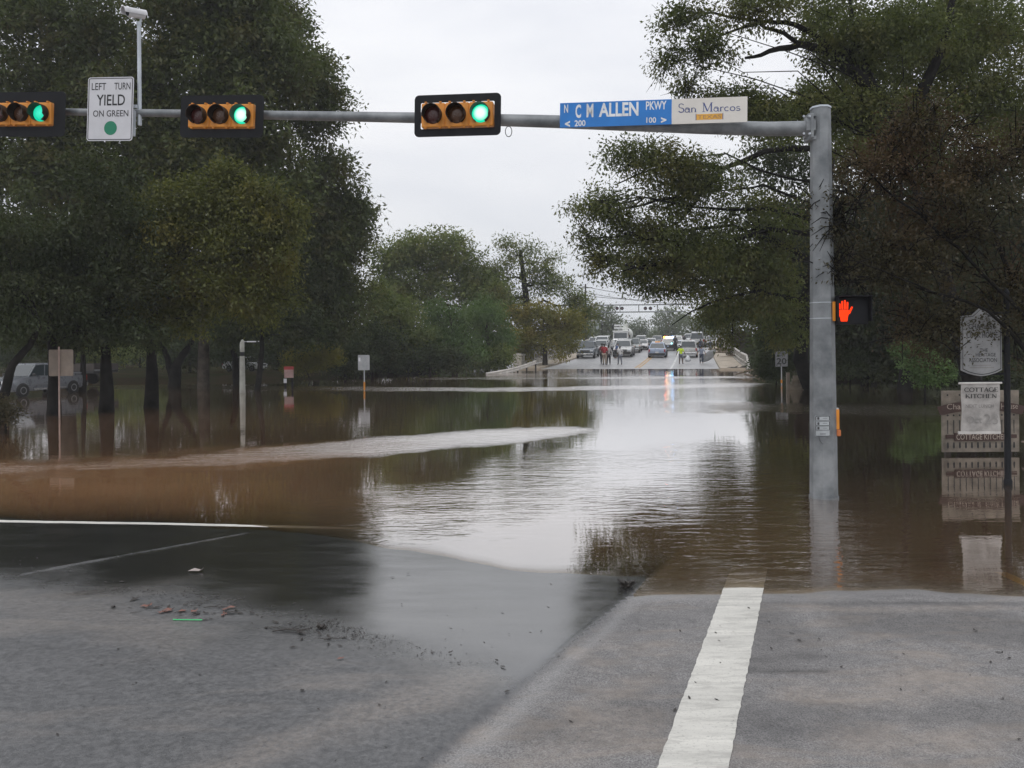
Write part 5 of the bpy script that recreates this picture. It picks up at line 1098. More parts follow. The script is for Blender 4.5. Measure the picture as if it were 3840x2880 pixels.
    for sgn in (-1, 1):
        MB().box((sgn * W * .36, Y(0) + .03, hh - .24), (W * .17, .14, .17), bev=.03).build('headlight', M_HEAD, r_)
        MB().box((sgn * W * .43, Y(1) - .06, tail - .26), (W * .09, .12, .34 if kind != 'sedan' else .18), bev=.02).build('taillight', M_TAIL, r_)
        MB().box((sgn * (hw + .10), Y(fb) + .22, bh + .08), (.20, .10, .16), bev=.03).build('side_mirror', M_TRIM if kind == 'pickup' else m, r_)
        for dz_ in (.42, .56): MB().box((sgn * (hw + .002), Y(dz_), bh - .14), (.03, .16, .03)).build('door_handle', M_TRIM, r_)
        MB().box((sgn * (hw * .995), Y(.5), cl + .10), (.03, Lg * .40, .10)).build('sill_trim', M_TRIM if kind != 'pickup' else M_CHR, r_)
    MB().box((0, Y(1) + .02, cl + .20), (W * .92, .14, .18), bev=.03).build('rear_bumper', bm_, r_)
    MB().box((0, Y(1) + .02, tail - .42), (.32, .03, .15)).build('number_plate', M_PLATE, r_)
    MB().box((0, Y(0) - .10, cl + .20), (.32, .02, .14)).build('number_plate', M_PLATE, r_)
    if kind == 'pickup' and not cover:
        MB().box((0, Y((rb + .99) / 2), bh + .012), (W * .74, Lg * (.985 - rb) - .1, .02)).build('bed_floor', M_TRIM, r_)
        for sgn in (-1, 1): MB().box((sgn * hw * .87, Y((rb + .99) / 2), bh + .04), (.10, Lg * (.985 - rb), .10), bev=.02).build('bed_rail', m, r_)
        MB().box((0, Y(.985), bh - .2), (W * .76, .06, .52), bev=.02).build('tailgate', m, r_)
    if cover:
        z = H - .02; y0, y1 = Y(rb - .02), Y(.985); w0, w1 = hw * .9, hw * .78
        MB().add([P(-w0, y0, bh), P(w0, y0, bh), P(w0, y1, bh), P(-w0, y1, bh), P(-w1, y0, z), P(w1, y0, z), P(w1, y1 - .18, z), P(-w1, y1 - .18, z)], [(0, 1, 5, 4), (1, 2, 6, 5), (2, 3, 7, 6), (3, 0, 4, 7), (4, 5, 6, 7)]).build('bed_cap', m, r_)
        pane('cap_window', P(-w0, y1, bh), P(w0, y1, bh), P(w1, y1 - .18, z), P(-w1, y1 - .18, z), .07, .02)
        for sgn in (-1, 1): pane('cap_window', P(sgn * w0, y0, bh), P(sgn * w0, y1, bh), P(sgn * w1, y1 - .18, z), P(sgn * w1, y0, z), .1)
    if rails:
        for sgn in (-1, 1): MB().tube([(sgn * wr * .85, Y(rf) + .3, H + .06), (sgn * wr * .85, Y(rr_) - .3, H + .06)], .02, 6).build('roof_rail', M_TRIM, r_)
    return r_
HF = rdir()
def park(kind, lab, px, py, wpx, m, rear=False, group='vehicles queueing on the bridge road', name=None, cat=None, turn=0, **k):
    p_ = onroad(px, py); Lg, W = KIND[kind][:2]; s_ = min(1.15, max(.86, wpx / F * p_.y / W)); rz = HF + (math.pi if rear else 0) + R(turn)
    d = RD * (-1 if rear else 1); ctr = Vector((p_.x, p_.y, 0)) + RD * (Lg * s_ / 2)     # px, py is the near end
    sr = (ctr - Vector((RO.x, RO.y, 0))).dot(RD); z0, z1 = zroad(sr - 1.5), zroad(sr + 1.5); ctr.z = (z0 + z1) / 2 + .01
    ang = math.atan2(z1 - z0, 3.0) * (-1 if rear else 1)
    nm = name or {'pickup': 'pickup_truck', 'suv': 'suv', 'sedan': 'sedan', 'hatch': 'hatchback', 'van': 'van', 'crossover': 'suv'}[kind]; cat = cat or {'pickup': 'pickup truck', 'hatch': 'car', 'sedan': 'car', 'suv': 'suv', 'van': 'van', 'crossover': 'suv'}[kind]
    return vehicle(kind, nm, lab, cat, ctr, rz, m, s_, group, pitch=ang, **k)
SLATE, SILV, WHT, GRY = paint('slate', (.07, .09, .115)), paint('silver', (.42, .43, .43)), paint('white', (.66, .67, .67)), paint('green_grey', (.19, .205, .19))
PBLUE, GREYG, SILV2, NAVY = paint('pale_blue', (.32, .38, .50)), paint('warm_grey', (.30, .30, .29)), paint('pale_silver', (.52, .52, .51)), paint('dark_red', (.12, .03, .03))
park('pickup', 'dark slate pickup at the front left of the queue, facing the flood', 585, 358.8, 17.8, SLATE)
park('pickup', 'silver pickup half hidden right behind the dark slate one', 599.5, 355.0, 15, SILV, cover=True)
park('pickup', 'tall white pickup behind the silver one, left of the tank truck', 600.5, 351.6, 15.6, WHT, cover=True)
park('crossover', 'silver-white suv right of the standing people, first in its lane', 622, 357.4, 18.8, SILV2, rails=True)
park('pickup', 'green-grey pickup behind the silver-white suv', 632, 353.0, 15, GRY)
park('sedan', 'silver sedan behind the green-grey pickup', 641.5, 350.2, 12.5, SILV2)
park('suv', 'grey suv farther up the slope right of the tank', 640, 347.4, 12, GREYG)
park('sedan', 'white car half hidden between the grey suv and the pale blue hatchback', 650.5, 347.6, 10, WHT)
park('sedan', 'white car low at the far left edge of the bridge road', 577, 349.5, 11, WHT)
hb = park('hatch', 'pale blue hatchback seen from behind, in the middle of the road', 657, 358.0, 17.4, PBLUE, rear=True)
MB().box((0, .5, 1.53), (.5, .3, .14), bev=.03).build('amber_beacon', mat('amber_beacon', (.62, .28, .03), .3, emit=(1, .35, .03), es=.25), hb)
pv = park('suv', 'white and black police suv with bright flashing light bar', 668, 350.8, 11.8, WHT, rear=True, name='police_car', cat='police car')
def emis(name, c, e):
    b = NB(name); em = b.n('ShaderNodeEmission'); em.inputs[0].default_value = (*c, 1); em.inputs[1].default_value = e; b.l(em.outputs[0], b.o.inputs[0]); return b.m
for i, (x, c_, e_) in enumerate(((.55, (1, .16, .02), 26), (.18, (1, .62, .36), 22), (-.18, (1, .95, .95), 14), (-.55, (.25, .5, 1), 26))):
    MB().box((x, .1, 1.92), (.36, .32, .20), bev=.03).build('beacon_lamp', emis(('orange', 'warm', 'white', 'blue')[i] + '_beacon', c_, e_), pv)
MB().box((0, .1, 1.825), (1.5, .3, .05)).build('light_bar', M_TRIM, pv)
MB().box((0, 2.42, .62), (1.7, .04, .5)).build('lower_panel', M_TRIM, pv)
MB().flat(disc(.10), 0).build('police_lamp', emis('blue_white_lamp', (.3, .85, 1), 4), pv).matrix_local = Matrix.Translation((-.55, 2.48, 1.08)) 
park('pickup', 'white pickup with a bed cap seen from behind at the right', 688.5, 357.9, 17.5, SILV2, rear=True, cover=True)
park('suv', 'white suv beyond the police vehicle, nearly hidden', 677, 347.2, 11, WHT, rear=True)
park('sedan', 'white car tucked between the police vehicle and the capped pickup', 681.5, 350.5, 9, WHT, turn=8)
park('van', 'silver van higher up the slope behind the capped pickup', 697, 347.6, 14.5, SILV, rear=True)
park('suv', 'white suv at the right edge of the bridge road', 711.5, 347.0, 11, WHT, rear=True, rails=True)
park('sedan', 'dark red car far up the road right of the police vehicle', 685, 344.6, 9.5, NAVY)
park('suv', 'white suv just behind the tall white pickup near the left railing', 593, 348.6, 11.5, WHT)
park('crossover', 'grey car far up the slope between the two lanes', 657, 345.6, 9.5, GREYG, rear=True)
park('pickup', 'white pickup far up the slope left of the silver van', 689.5, 345.2, 10, WHT)
park('sedan', 'dark car at the top of the slope beside the silver van', 705, 345.2, 9, SLATE)
# tank truck
p_ = onroad(619.5, 351.3); ctr = Vector((p_.x, p_.y, p_.z)); s = thing('tank_truck', 'big white vacuum tank truck towering over the queue', 'truck', ctr, HF); k = 17.4 / F * p_.y / 2.45; s.scale = (k, k, k)
MB().box((0, .9, 1.3), (2.0, 1.8, .9), bev=.15).build('hood', WHT, s); MB().box((0, -.06, 1.2), (1.2, .08, .9), bev=.03).build('grille', M_CHR, s)
MB().add([Vector(q) for q in ((-1.1, 1.6, 1.0), (1.1, 1.6, 1.0), (1.1, 3.2, 1.0), (-1.1, 3.2, 1.0), (-1.02, 1.85, 2.75), (1.02, 1.85, 2.75), (1.02, 3.2, 2.75), (-1.02, 3.2, 2.75))], [(0, 1, 5, 4), (1, 2, 6, 5), (2, 3, 7, 6), (3, 0, 4, 7), (4, 5, 6, 7), (0, 3, 2, 1)]).build('cab', WHT, s)
MB().box((0, 2.3, 2.83), (2.25, 1.2, .14), bev=.05).build('cab_roof', WHT, s)
MB().add([(-.92, 1.69, 1.85), (.92, 1.69, 1.85), (.90, 1.80, 2.6), (-.90, 1.80, 2.6)], [(0, 1, 2, 3)]).build('windshield', M_GLASS, s)
for sg in (-1, 1):
    MB().add([(sg * 1.095, 1.9, 1.9), (sg * 1.095, 2.9, 1.9), (sg * 1.05, 2.9, 2.55), (sg * 1.05, 2.0, 2.55)], [(0, 1, 2, 3)]).build('side_window', M_GLASS, s)
    MB().box((sg * 1.32, 1.7, 2.1), (.18, .12, .5), bev=.02).build('side_mirror', M_TRIM, s); MB().box((sg * .82, .02, 1.15), (.3, .1, .25), bev=.03).build('headlight', M_HEAD, s)
    MB().tube([(sg * 1.0, 3.3, 1.0), (sg * 1.0, 3.3, 3.2)], .08, 8).build('exhaust_stack', M_CHR, s, True)
    for y in (.9, 6.4, 7.7): wo = MB().lathe([(.3, -.15), (.5, -.15), (.52, 0), (.5, .15), (.3, .15)], 18, 'x', (sg * .98, y, .52)).build('wheel', M_TYRE, s, True); MB().lathe([(.3, sg * .12), (.1, sg * .16), (.01, sg * .16)], 12, 'x', (sg * .98, y, .52)).build('rim', M_RIM, wo)
MB().box((0, -.1, .7), (2.3, .2, .35), bev=.04).build('front_bumper', M_CHR, s); MB().box((0, 5, .8), (.9, 8, .25)).build('chassis', M_TRIM, s)
TK = mat('tank_white', (.60, .62, .58), .35); MB().lathe([(.01, 3.5), (.6, 3.55), (.98, 3.8), (1.02, 4.0), (1.02, 8.6), (.7, 8.95), (.01, 9.0)], 28, 'y', (.25, 0, 2.45)).build('tank', TK, s, True)
MB().tube([(.5, 4.6, 3.3), (.5, 4.6, 3.95)], [.36, .30], 14).build('tank_hatch', TK, s, True); MB().box((-.45, 3.2, 3.3), (1.1, .9, .24), bev=.04).box((-.5, 3.2, 3.68), (1.0, .8, .24), bev=.04).build('boom_box', WHT, s); MB().tube([(-.45, 3.2, 3.4), (-.45, 3.2, 3.6)], .2, 10).build('boom_pivot', M_TRIM, s)
MB().tube([(-1.15, 3.3, 3.1), (-1.3, 3.3, 3.6), (-1.1, 3.4, 3.8), (-.9, 4, 3.7)], .10, 8).build('suction_hose', M_TRIM, s, True)

# left bank: the grey pickup and a white one beyond
p_ = atz(38, 397.5); s_ = vehicle('pickup', 'pickup_truck', 'dark silver pickup standing in the flood at the far left', 'pickup truck', Vector((p_.x - 1.35, p_.y + 2.2, -.02)), R(-16), paint('gunmetal', (.16, .17, .19)), .78, rails=False)
p_ = atz(243, 378.5); vehicle('pickup', 'pickup_truck', 'pale pickup half hidden behind the thick grey post', 'pickup truck', Vector((p_.x - 1.2, p_.y + 4, .35)), R(70), WHT, .55)
p_ = ground_at(78, 46); s = thing('utility_trailer', 'dark flat trailer standing behind the tan road sign', 'trailer', (at(72, 380, 44).x, 44, .1), R(80))
MB().box((0, 0, .75), (2.0, 4.2, .16), bev=.02).build('bed', M_TRIM, s)
for sg in (-1, 1):
    MB().box((sg * .98, 0, 1.0), (.05, 4.2, .35)).build('side_board', mat('trailer_board', (.06, .05, .045), .8), s)
    for y in (-.5, .6): MB().lathe([(.2, -.1), (.34, -.1), (.36, 0), (.34, .1), (.2, .1)], 16, 'x', (sg * 1.02, y, .36)).build('wheel', M_TYRE, s, True)

# ================================================================== PEOPLE
SKIN = {'d': mat('skin_dark', (.09, .05, .035), .5), 'm': mat('skin_mid', (.30, .17, .12), .5)}
def skin_obj(name, nodes, edges, m, parent, sub=1):
    keys = list(nodes); me = bpy.data.meshes.new(name); me.from_pydata([nodes[k][0] for k in keys], [(keys.index(a), keys.index(b_)) for a, b_ in edges], [])
    o = bpy.data.objects.new(name, me); COL.objects.link(o); o.modifiers.new('s', 'SKIN'); o.modifiers.new('d', 'SUBSURF').levels = sub
    for i, k in enumerate(keys):
        rr = nodes[k][1]; me.skin_vertices[0].data[i].radius = (rr, rr) if not hasattr(rr, '__len__') else rr; me.skin_vertices[0].data[i].use_root = (i == 0)
    dg = bpy.context.evaluated_depsgraph_get(); m2 = bpy.data.meshes.new_from_object(o.evaluated_get(dg)); bpy.data.objects.remove(o); bpy.data.meshes.remove(me)
    m2.name = name; m2.materials.clear(); m2.polygons.foreach_set('use_smooth', [True] * len(m2.polygons)); return link(name, m2, m, parent)
def person(lab, px, py, hpx, shirt, pants, rz=0, skin='d', arms=((18, 8), (18, 8)), stride=.12, lean=0, hair=(.02, .018, .016), group='people standing on the bridge road', hat=None, shorts=False, pos=None):
    p_ = pos or onroad(px, py); Hh = hpx / F * p_.y; k = min(1.95, max(1.35, Hh)) / 1.78; r_ = thing('person', lab, 'person', p_, rz, group); V = lambda x, y, z: ((x * k, (y - lean * max(0, z - .9)) * k, z * k))
    n = {'pelvis': (V(0, 0, .95), (.15 * k, .11 * k)), 'waist': (V(0, 0, 1.10), (.135 * k, .10 * k)), 'chest': (V(0, -.01, 1.32), (.165 * k, .115 * k)), 'neckb': (V(0, 0, 1.47), .065 * k), 'neck': (V(0, -.005, 1.53), .052 * k), 'head': (V(0, -.015, 1.62), .078 * k), 'head2': (V(0, -.01, 1.70), .085 * k), 'top': (V(0, 0, 1.755), .06 * k)}
    e = [('pelvis', 'waist'), ('waist', 'chest'), ('chest', 'neckb'), ('neckb', 'neck'), ('neck', 'head'), ('head', 'head2'), ('head2', 'top')]; arme, lege = [], []
    for sg, t in ((-1, 'l'), (1, 'r')):
        out_, fw = arms[0 if sg < 0 else 1]; a, f = R(out_), R(fw); sh_ = Vector((sg * .19, 0, 1.43)); el = sh_ + Vector((sg * math.sin(a) * .29, -math.sin(f) * .12, -math.cos(a) * .29)); wr_ = el + Vector((sg * math.sin(a * .6) * .25, -math.sin(f) * .25, -math.cos(a * .6) * math.cos(f) * .25)); hd = (wr_ - el).normalized()
        n['sh' + t] = (V(*sh_), .066 * k); n['el' + t] = (V(*el), .045 * k); n['wr' + t] = (V(*wr_), .031 * k); pm = wr_ + hd * .07; n['pm' + t] = (V(*pm), (.038 * k, .022 * k))
        arme += [('sh' + t, 'el' + t), ('el' + t, 'wr' + t)]; e += [('neckb', 'sh' + t), ('sh' + t, 'el' + t), ('el' + t, 'wr' + t), ('wr' + t, 'pm' + t)]
        for j, (dy, ln) in enumerate(((-.030, .070), (-.010, .082), (.010, .076), (.030, .060))):
            kn = pm + hd * .035 + Vector((0, dy, 0)); tp_ = kn + hd * ln * .8 + Vector((-sg * .015, 0, 0)); n[f'k{t}{j}'] = (V(*kn), .011 * k); n[f't{t}{j}'] = (V(*tp_), .008 * k); e += [('pm' + t, f'k{t}{j}'), (f'k{t}{j}', f't{t}{j}')]
        th = wr_ + hd * .04 + Vector((0, -.045, 0)); n['th' + t] = (V(*th), .011 * k); n['tt' + t] = (V(*(th + hd * .04 + Vector((0, -.012, 0)))), .009 * k); e += [('wr' + t, 'th' + t), ('th' + t, 'tt' + t)]
        sy = stride * sg; n['hp' + t] = (V(sg * .095, 0, .90), .112 * k); n['kn' + t] = (V(sg * .11, -sy * .6 - .02, .49), .075 * k); n['an' + t] = (V(sg * .115, -sy, .09), .050 * k); n['ft' + t] = (V(sg * .125, -sy - .14, .035), (.045 * k, .03 * k))
        lege += [('pelvis', 'hp' + t), ('hp' + t, 'kn' + t), ('kn' + t, 'an' + t)]; e += lege[-3:] + [('an' + t, 'ft' + t)]
    skin_obj('body', n, e, SKIN[skin], r_)
    def sub(keys, ed, sc_, m, nm, over={}):
        nn = {q: (n[q][0], tuple(x * sc_ for x in n[q][1]) if hasattr(n[q][1], '__len__') else n[q][1] * sc_) for q in keys}; nn.update(over); return skin_obj(nm, nn, ed, m, r_)
    sub(['waist', 'pelvis', 'chest', 'neckb', 'shl', 'shr', 'ell', 'elr'], [('waist', 'pelvis'), ('waist', 'chest'), ('chest', 'neckb'), ('neckb', 'shl'), ('neckb', 'shr'), ('shl', 'ell'), ('shr', 'elr')], 1.24, shirt, 'shirt')
    if shorts: sub(['pelvis', 'hpl', 'hpr', 'knl', 'knr'], [('pelvis', 'hpl'), ('hpl', 'knl'), ('pelvis', 'hpr'), ('hpr', 'knr')], 1.2, pants, 'shorts')
    else: sub(['pelvis', 'hpl', 'hpr', 'knl', 'knr', 'anl', 'anr'], lege, 1.22, pants, 'trousers')
    for t in 'lr': skin_obj('shoe', {'a': (tuple(Vector(n['an' + t][0]) + Vector((0, .03 * k, -.035 * k))), (.05 * k, .045 * k)), 'b': (n['ft' + t][0], (.052 * k, .036 * k))}, [('a', 'b')], M_TRIM, r_)
    hd_ = Vector(n['head2'][0]); MB().lathe([(.001, .075 * k), (.07 * k, .055 * k), (.096 * k, .0), (.090 * k, -.05 * k), (.06 * k, -.085 * k)], 14, 'z', (hd_.x, hd_.y + .022 * k, hd_.z + .015 * k)).build('hair', mat('hair_%d' % int(hair[0] * 1000), hair, .8), r_, True)
    fz = Vector(n['head'][0]); mb = MB(); mb.box((fz.x, fz.y - .085 * k, fz.z + .03 * k), (.018 * k, .03 * k, .035 * k)); mb.build('nose', SKIN[skin], r_)
    for sg in (-1, 1): MB().box((fz.x + sg * .03 * k, fz.y - .078 * k, fz.z + .055 * k), (.02 * k, .012 * k, .009 * k)).build('eye', M_TRIM, r_)
    MB().box((fz.x, fz.y - .075 * k, fz.z - .015 * k), (.04 * k, .012 * k, .008 * k)).build('mouth', mat('lips', (.2, .06, .05), .5), r_)
    if hat: MB().lathe([(.001, .11 * k), (.08 * k, .09 * k), (.10 * k, .03 * k), (.15 * k, .02 * k), (.15 * k, .01 * k)], 14, 'z', (hd_.x, hd_.y, hd_.z)).build('hat', hat, r_, True)
    return r_
C = lambda n, c: mat('cloth_' + n, c, .85, var=.1)
RED, TAN, DKC, LTG, WHC, VEST, GYC, BLU, NVY = C('red', (.33, .03, .04)), C('tan', (.33, .27, .22)), C('dark', (.03, .03, .035)), C('light_grey', (.36, .34, .34)), C('white', (.55, .54, .54)), C('lime', (.58, .78, .03)), C('grey', (.17, .18, .21)), C('blue', (.05, .09, .22)), C('navy', (.035, .045, .075))
person('person in a red shirt and tan trousers facing the flood', 604.6, 365.0, 22, RED, TAN, R(160), 'd', ((10, 5), (8, 5)), .05)
person('person in dark clothes close behind the red shirt', 602.2, 363.8, 20.5, C('maroon', (.16, .03, .035)), DKC, R(150), 'd', ((8, 5), (8, 5)), .05)
person('person in a light grey shirt and dark trousers right of the red shirt', 608.6, 364.7, 19.5, LTG, DKC, R(185), 'd', ((14, 10), (22, 10)), .1)
person('slim person in a white top standing alone before the silver-white suv', 620.0, 364.7, 18.5, WHC, GYC, R(200), 'd', ((35, 10), (8, 5)), .14)
person('person in a blue jacket bending over beside the tank truck', 615, 358.4, 15, BLU, DKC, R(100), 'm', ((20, 60), (20, 60)), .1, lean=.5)
yv = person('person in a lime safety vest walking with a white bag', 681.0, 364.0, 18.3, VEST, GYC, R(10), 'd', ((38, 10), (26, 10)), .14, shorts=True)
p_ = Vector(yv.location) + Vector((.62, -.05, .45)); bg_ = thing('carried_bag', 'white plastic bag hanging from the hand of the lime vest person', 'bag', p_)
MB().lathe([(.02, .35), (.12, .26), (.26, .05), (.28, -.10), (.18, -.25), (.001, -.28)], 14).build('bag', C('plastic', (.60, .62, .64)), bg_, True); MB().tube([(0, 0, .33), (-.12, 0, .45), (-.16, 0, .48)], .02, 6).build('handle', C('plastic', (.6, .6, .6)), bg_)
gk = person('person in a grey-blue hooded top dragging a grey boat', 701.5, 363.5, 17.5, C('slate_blue', (.24, .27, .35)), NVY, R(-10), 'm', ((28, 10), (30, 10)), .2)
p_ = onroad(706.5, 363.6); bt = thing('small_boat', 'small grey boat held upright beside the person in the hooded top', 'boat', p_ + Vector((.1, .25, .1))); mb = MB(); rgs = []
for t in np.linspace(0, 1, 11):
    w_ = .42 * math.sin(math.pi * min(1, .12 + t * .86)) ** .7; zc_ = .18 + .95 * t + .0; xc = -.55 + 1.35 * t ** .8; rgs.append([Vector((xc + w_ * math.cos(a) * .55, .10 * math.sin(a), zc_ - w_ * math.cos(a) * .75)) for a in np.linspace(0, 2 * math.pi, 13)[:-1]])
mb.ring_loft(rgs); mb.build('hull', mat('boat_grey', (.22, .225, .23), .5), bt, True); MB().tube([rgs[0][0], rgs[3][6] , rgs[6][6], rgs[10][6]], .03, 6).build('gunwale', M_SIGNW, bt)
person('person in a dark blue jacket standing behind the grey boat', 710.5, 353.3, 13.5, NVY, C('grey_jean', (.2, .2, .21)), R(170), 'd', ((8, 5), (8, 5)), .06)
person('person in black walking on the right sidewalk by the railing', 721, 353.4, 16.4, DKC, DKC, R(170), 'd', ((10, 5), (10, 5)), .2)
person('person in dark clothes beside the police suv', 675.4, 351.0, 15.4, DKC, DKC, R(190), 'd', ((16, 10), (16, 10)), .06)
person('person in a navy raincoat right of the capped pickup', 700.6, 352.6, 13.6, NVY, NVY, R(150), 'd', ((18, 10), (18, 10)), .05)
person('person in black standing beyond the capped pickup', 684.5, 346.5, 11, DKC, DKC, R(170), 'd', ((14, 5), (14, 5)), .05)
person('person with a pale cap behind the pale blue hatchback', 650.2, 350.6, 12, C('teal_grey', (.10, .13, .14)), DKC, R(190), 'm', ((14, 5), (14, 5)), .05, hair=(.5, .48, .45))

# ================================================================== LITTER ON THE NEAR ASPHALT
M_LEAFD = mat('wet_dead_leaf', (.030, .024, .020), .5, var=.3, vscale=20); M_LEAFR = mat('reddish_dead_leaf', (.22, .10, .075), .6, var=.3, vscale=20); M_LEAFP = mat('pale_leaf_back', (.42, .36, .33), .6)
def gz(x, y): return float(G(np.array([x]), np.array([y]))[0])
def litter_mesh(kind):
    mb = MB()
    if kind == 'leaf': mb.add([(0, 0, 0), (.5, .22, .06), (1, 0, .10), (.5, -.2, .05), (1.2, 0, .02), (.25, .14, .0), (.25, -.12, .02)], [(0, 6, 3, 2, 1, 5), (2, 4, 1)])
    elif kind == 'curl': mb.add([(0, 0, .02), (.35, .2, .16), (.8, .18, .05), (1, 0, .28), (.75, -.18, .08), (.3, -.2, .10)], [(0, 1, 5), (1, 2, 4, 5), (2, 3, 4)])
    else: mb.tube([(0, 0, .03), (.4, .05, .05), (.75, -.03, .03), (1.1, .03, .05)], [.025, .03, .025, .012], 5).tube([(.5, .04, .04), (.75, .22, .09)], [.02, .01], 4)
    return mb
PROTO = {}
def litter(kind, px, py, ln, m, lab, group, rz=None, name=None, cat=None):
    p_ = atz(px, py, .08); z = gz(p_.x, p_.y); p_ = atz(px, py, z); p_.z = max(0.0, gz(p_.x, p_.y)) + .006
    key = (kind, m.name)
    if key not in PROTO: o = litter_mesh(kind).build({'leaf': 'fallen_leaf', 'curl': 'fallen_leaf', 'twig': 'twig'}[kind], m); PROTO[key] = o
    else: o = PROTO[key].copy(); COL.objects.link(o)
    o.location = p_; o.rotation_euler = (0, 0, rz if rz is not None else random.uniform(0, 6.28)); o.scale = (ln, ln, ln * .9)
    tag(o, lab, cat or ('leaf' if kind != 'twig' else 'twig'), group); return o
random.seed(11)
def zz(u, v): return (101.3 + u / 8.643, 528 + v / 8.643)       # from the litter zoom of the photograph
LD = 'dark wet leaf fallen on the near left blacktop'; LR = 'reddish dead leaf in the litter line above the green straw'; LT = 'thin dark twig on the near left blacktop'
for u, v, l in ((90, 680, .07), (265, 698, .03), (240, 640, .09), (450, 685, .07), (430, 700, .07), (700, 675, .05), (735, 720, .07), (790, 738, .06), (860, 742, .06), (785, 700, .04), (835, 665, .04), (870, 650, .03), (930, 745, .05), (1000, 742, .04), (1170, 742, .09), (1235, 745, .07), (1325, 747, .05), (1400, 767, .03), (1175, 708, .05), (660, 755, .04),
                (1535, 826, .06), (2000, 832, .03), (1415, 856, .05), (1720, 858, .03), (1775, 856, .03), (1770, 925, .08), (1735, 952, .05), (1900, 935, .05), (1980, 965, .06), (1970, 998, .04), (2155, 965, .04), (1620, 1036, .05), (150, 1045, .03), (520, 1077, .02), (965, 792, .03), (870, 797, .05), (2085, 1028, .04), (1650, 660, .03), (1715, 712, .03), (575, 690, .05), (150, 470, .05)):
    litter(random.choice(('leaf', 'curl')), *zz(u, v), l * 1.15, M_LEAFD, LD, 'dark leaves scattered on the blacktop')
for u, v, l in ((330, 685, .08), (375, 692, .07), (530, 715, .09), (580, 725, .08), (620, 722, .08), (660, 728, .07), (770, 735, .06), (830, 736, .06), (1080, 695, .08), (1115, 700, .07), (1045, 750, .06), (1085, 752, .05), (2035, 1142, .05)):
    litter('curl', *zz(u, v), l * 1.1, M_LEAFR, LR if v < 800 else 'small red leaf alone on the blacktop', 'reddish leaves in the litter line' if v < 800 else None)
litter('curl', *zz(745, 378), .16, M_LEAFP, 'large pale curled leaf lying on the wet dark asphalt', None, R(0))
for u, v, l, r_ in ((885, 695, .17, 3), (1445, 875, .12, 0), (1480, 905, .26, 8), (1560, 890, .2, -6), (1930, 972, .14, 12), (745, 690, .08, 60), (1860, 960, .1, -20), (250, 742, .07, 20)):
    litter('twig', *zz(u, v), l, M_LEAFD, LT, 'twigs in the litter line', R(r_))
for px, py, l in ((395, 577, .05), (406, 574, .04), (403, 605, .03), (448, 654, .05), (495, 660, .05), (500, 666, .06), (510, 692, .05), (508, 634, .02), (690, 590, .04), (748, 607, .05), (792, 596, .03), (796, 640, .05), (795, 634, .04), (840, 668, .04), (772, 650, .04), (820, 640, .03), (978, 632, .05), (994, 652, .05), (990, 663, .04), (1012, 658, .05), (905, 655, .03), (715, 632, .04), (681, 632, .04), (690, 700, .04), (674, 712, .05), (1022, 740, .04), (420, 760, .03), (300, 690, .05), (640, 630, .03)):
    litter(random.choice(('leaf', 'curl')), px, py, l * .9, M_LEAFD, 'tiny dark leaf fragment on the near paving', 'leaf fragments scattered over the near paving')
p_ = atz(187.5, 623.5, .05); o = MB().tube([(-.115, 0, 0), (.115, 0, 0)], .0045, 8).build('drinking_straw', mat('green_straw', (.05, .55, .18), .4, emit=None), None, True); o.location = (p_.x, p_.y, gz(p_.x, p_.y) + .008); o.rotation_euler = (0, 0, R(-3)); tag(o, 'bright green plastic straw lying on the wet blacktop', 'straw')
def clod(lab, px, py, sz, n=60):
    p_ = atz(px, py, .05); p_ = atz(px, py, max(0, gz(p_.x, p_.y))); r_ = thing('leaf_clump', lab, 'leaf clump', (p_.x, p_.y, max(0, gz(p_.x, p_.y)))); mb = MB(); bm = bmesh.new(); bmesh.ops.create_icosphere(bm, subdivisions=3, radius=1)
    vs = []
    for v in bm.verts: d = 1 + .45 * noise.noise(v.co * 2.3 + Vector((px, 0, 0))); vs.append(Vector((v.co.x * sz * .62, v.co.y * sz * .5, max(-.1, v.co.z) * sz * .55)) * d)
    mb.add(vs, [tuple(q.index for q in f.verts) for f in bm.faces]); bm.free(); mb.build('clod', M_LEAFD, r_, True); mb = MB()
    for i in range(n):
        a = random.uniform(0, 6.28); z_ = random.uniform(.1, 1); q = Vector((math.cos(a) * .6, math.sin(a) * .5, z_ * .5)) * sz; d = (q.normalized() + Vector((0, 0, .3))) * sz * random.uniform(.2, .5); mb.tube([q * .6, q + d * .5, q + d], [.004, .003, .001], 4)
    mb.build('stalks', M_LEAFD, r_)
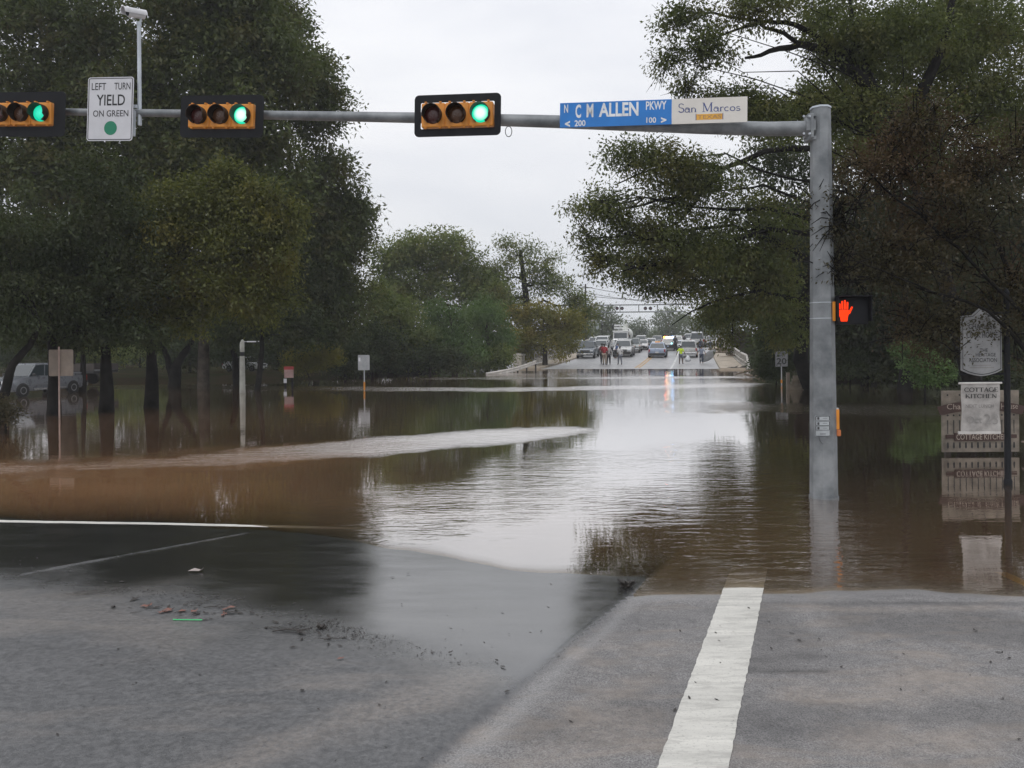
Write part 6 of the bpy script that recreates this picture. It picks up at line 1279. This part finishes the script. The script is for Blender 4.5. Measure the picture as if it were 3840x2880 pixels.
clod('dark clump of leaves at the tip of the gutter where the water starts', 627, 586, .09); clod('round dark clod of wet leaves on the left blacktop', *zz(1910, 866), .05, 24)

# matted bits of leaf along the drift line and on the near paving
def flecks(lines, seed):
    r = np.random.default_rng(seed); mb = MB(); P = []
    for pts, n, w in lines:
        q = [atz(*p) for p in pts]
        for _ in range(n):
            k = r.integers(len(q) - 1); t = r.random(); p = q[k].lerp(q[k + 1], t); P.append((p.x + r.normal() * w * 1.5, p.y + r.normal() * w, r.random()))
    A = np.array(P); Zs = np.maximum(G(A[:, 0], A[:, 1]), 0)
    for (x, y, t), z in zip(P, Zs):
        l = .004 + .016 * t ** 3; a = r.uniform(0, 6.28); ca, sa = math.cos(a) * l, math.sin(a) * l
        mb.add([(x - ca, y - sa, z + .004), (x - sa * .35, y + ca * .35, z + .006), (x + ca, y + sa, z + .005 + .006 * t), (x + sa * .35, y - ca * .35, z + .008)], [(0, 1, 2, 3)])
    return tag(mb.build('leaf_litter', M_LEAFD), kind='stuff')
flecks([([(60, 592), (130, 602), (240, 612), (330, 632), (390, 655), (470, 672)], 520, .07), ([(100, 596), (240, 606)], 220, .04), ([(320, 628), (372, 648)], 240, .05), ([(0, 562), (120, 600)], 90, .12), ([(380, 600), (600, 700)], 50, .5), ([(640, 620), (1020, 700)], 130, .6), ([(0, 680), (500, 720)], 90, .6)], 5)

# ================================================================== DAMP AIR
M_HAZE = bpy.data.materials.new('damp_air'); M_HAZE.use_nodes = True; t_ = M_HAZE.node_tree; t_.nodes.clear()
ho = t_.nodes.new('ShaderNodeOutputMaterial'); pv_ = t_.nodes.new('ShaderNodeVolumePrincipled'); pv_.inputs['Color'].default_value = (.93, .96, 1.0, 1); pv_.inputs['Density'].default_value = .0006; pv_.inputs['Anisotropy'].default_value = .0
t_.links.new(pv_.outputs[0], ho.inputs['Volume'])
hz_ = MB().box((0, 299, 22), (1900, 1300, 48)).build('haze', M_HAZE); tag(hz_, kind='stuff')
sc.cycles.volume_bounces = 1
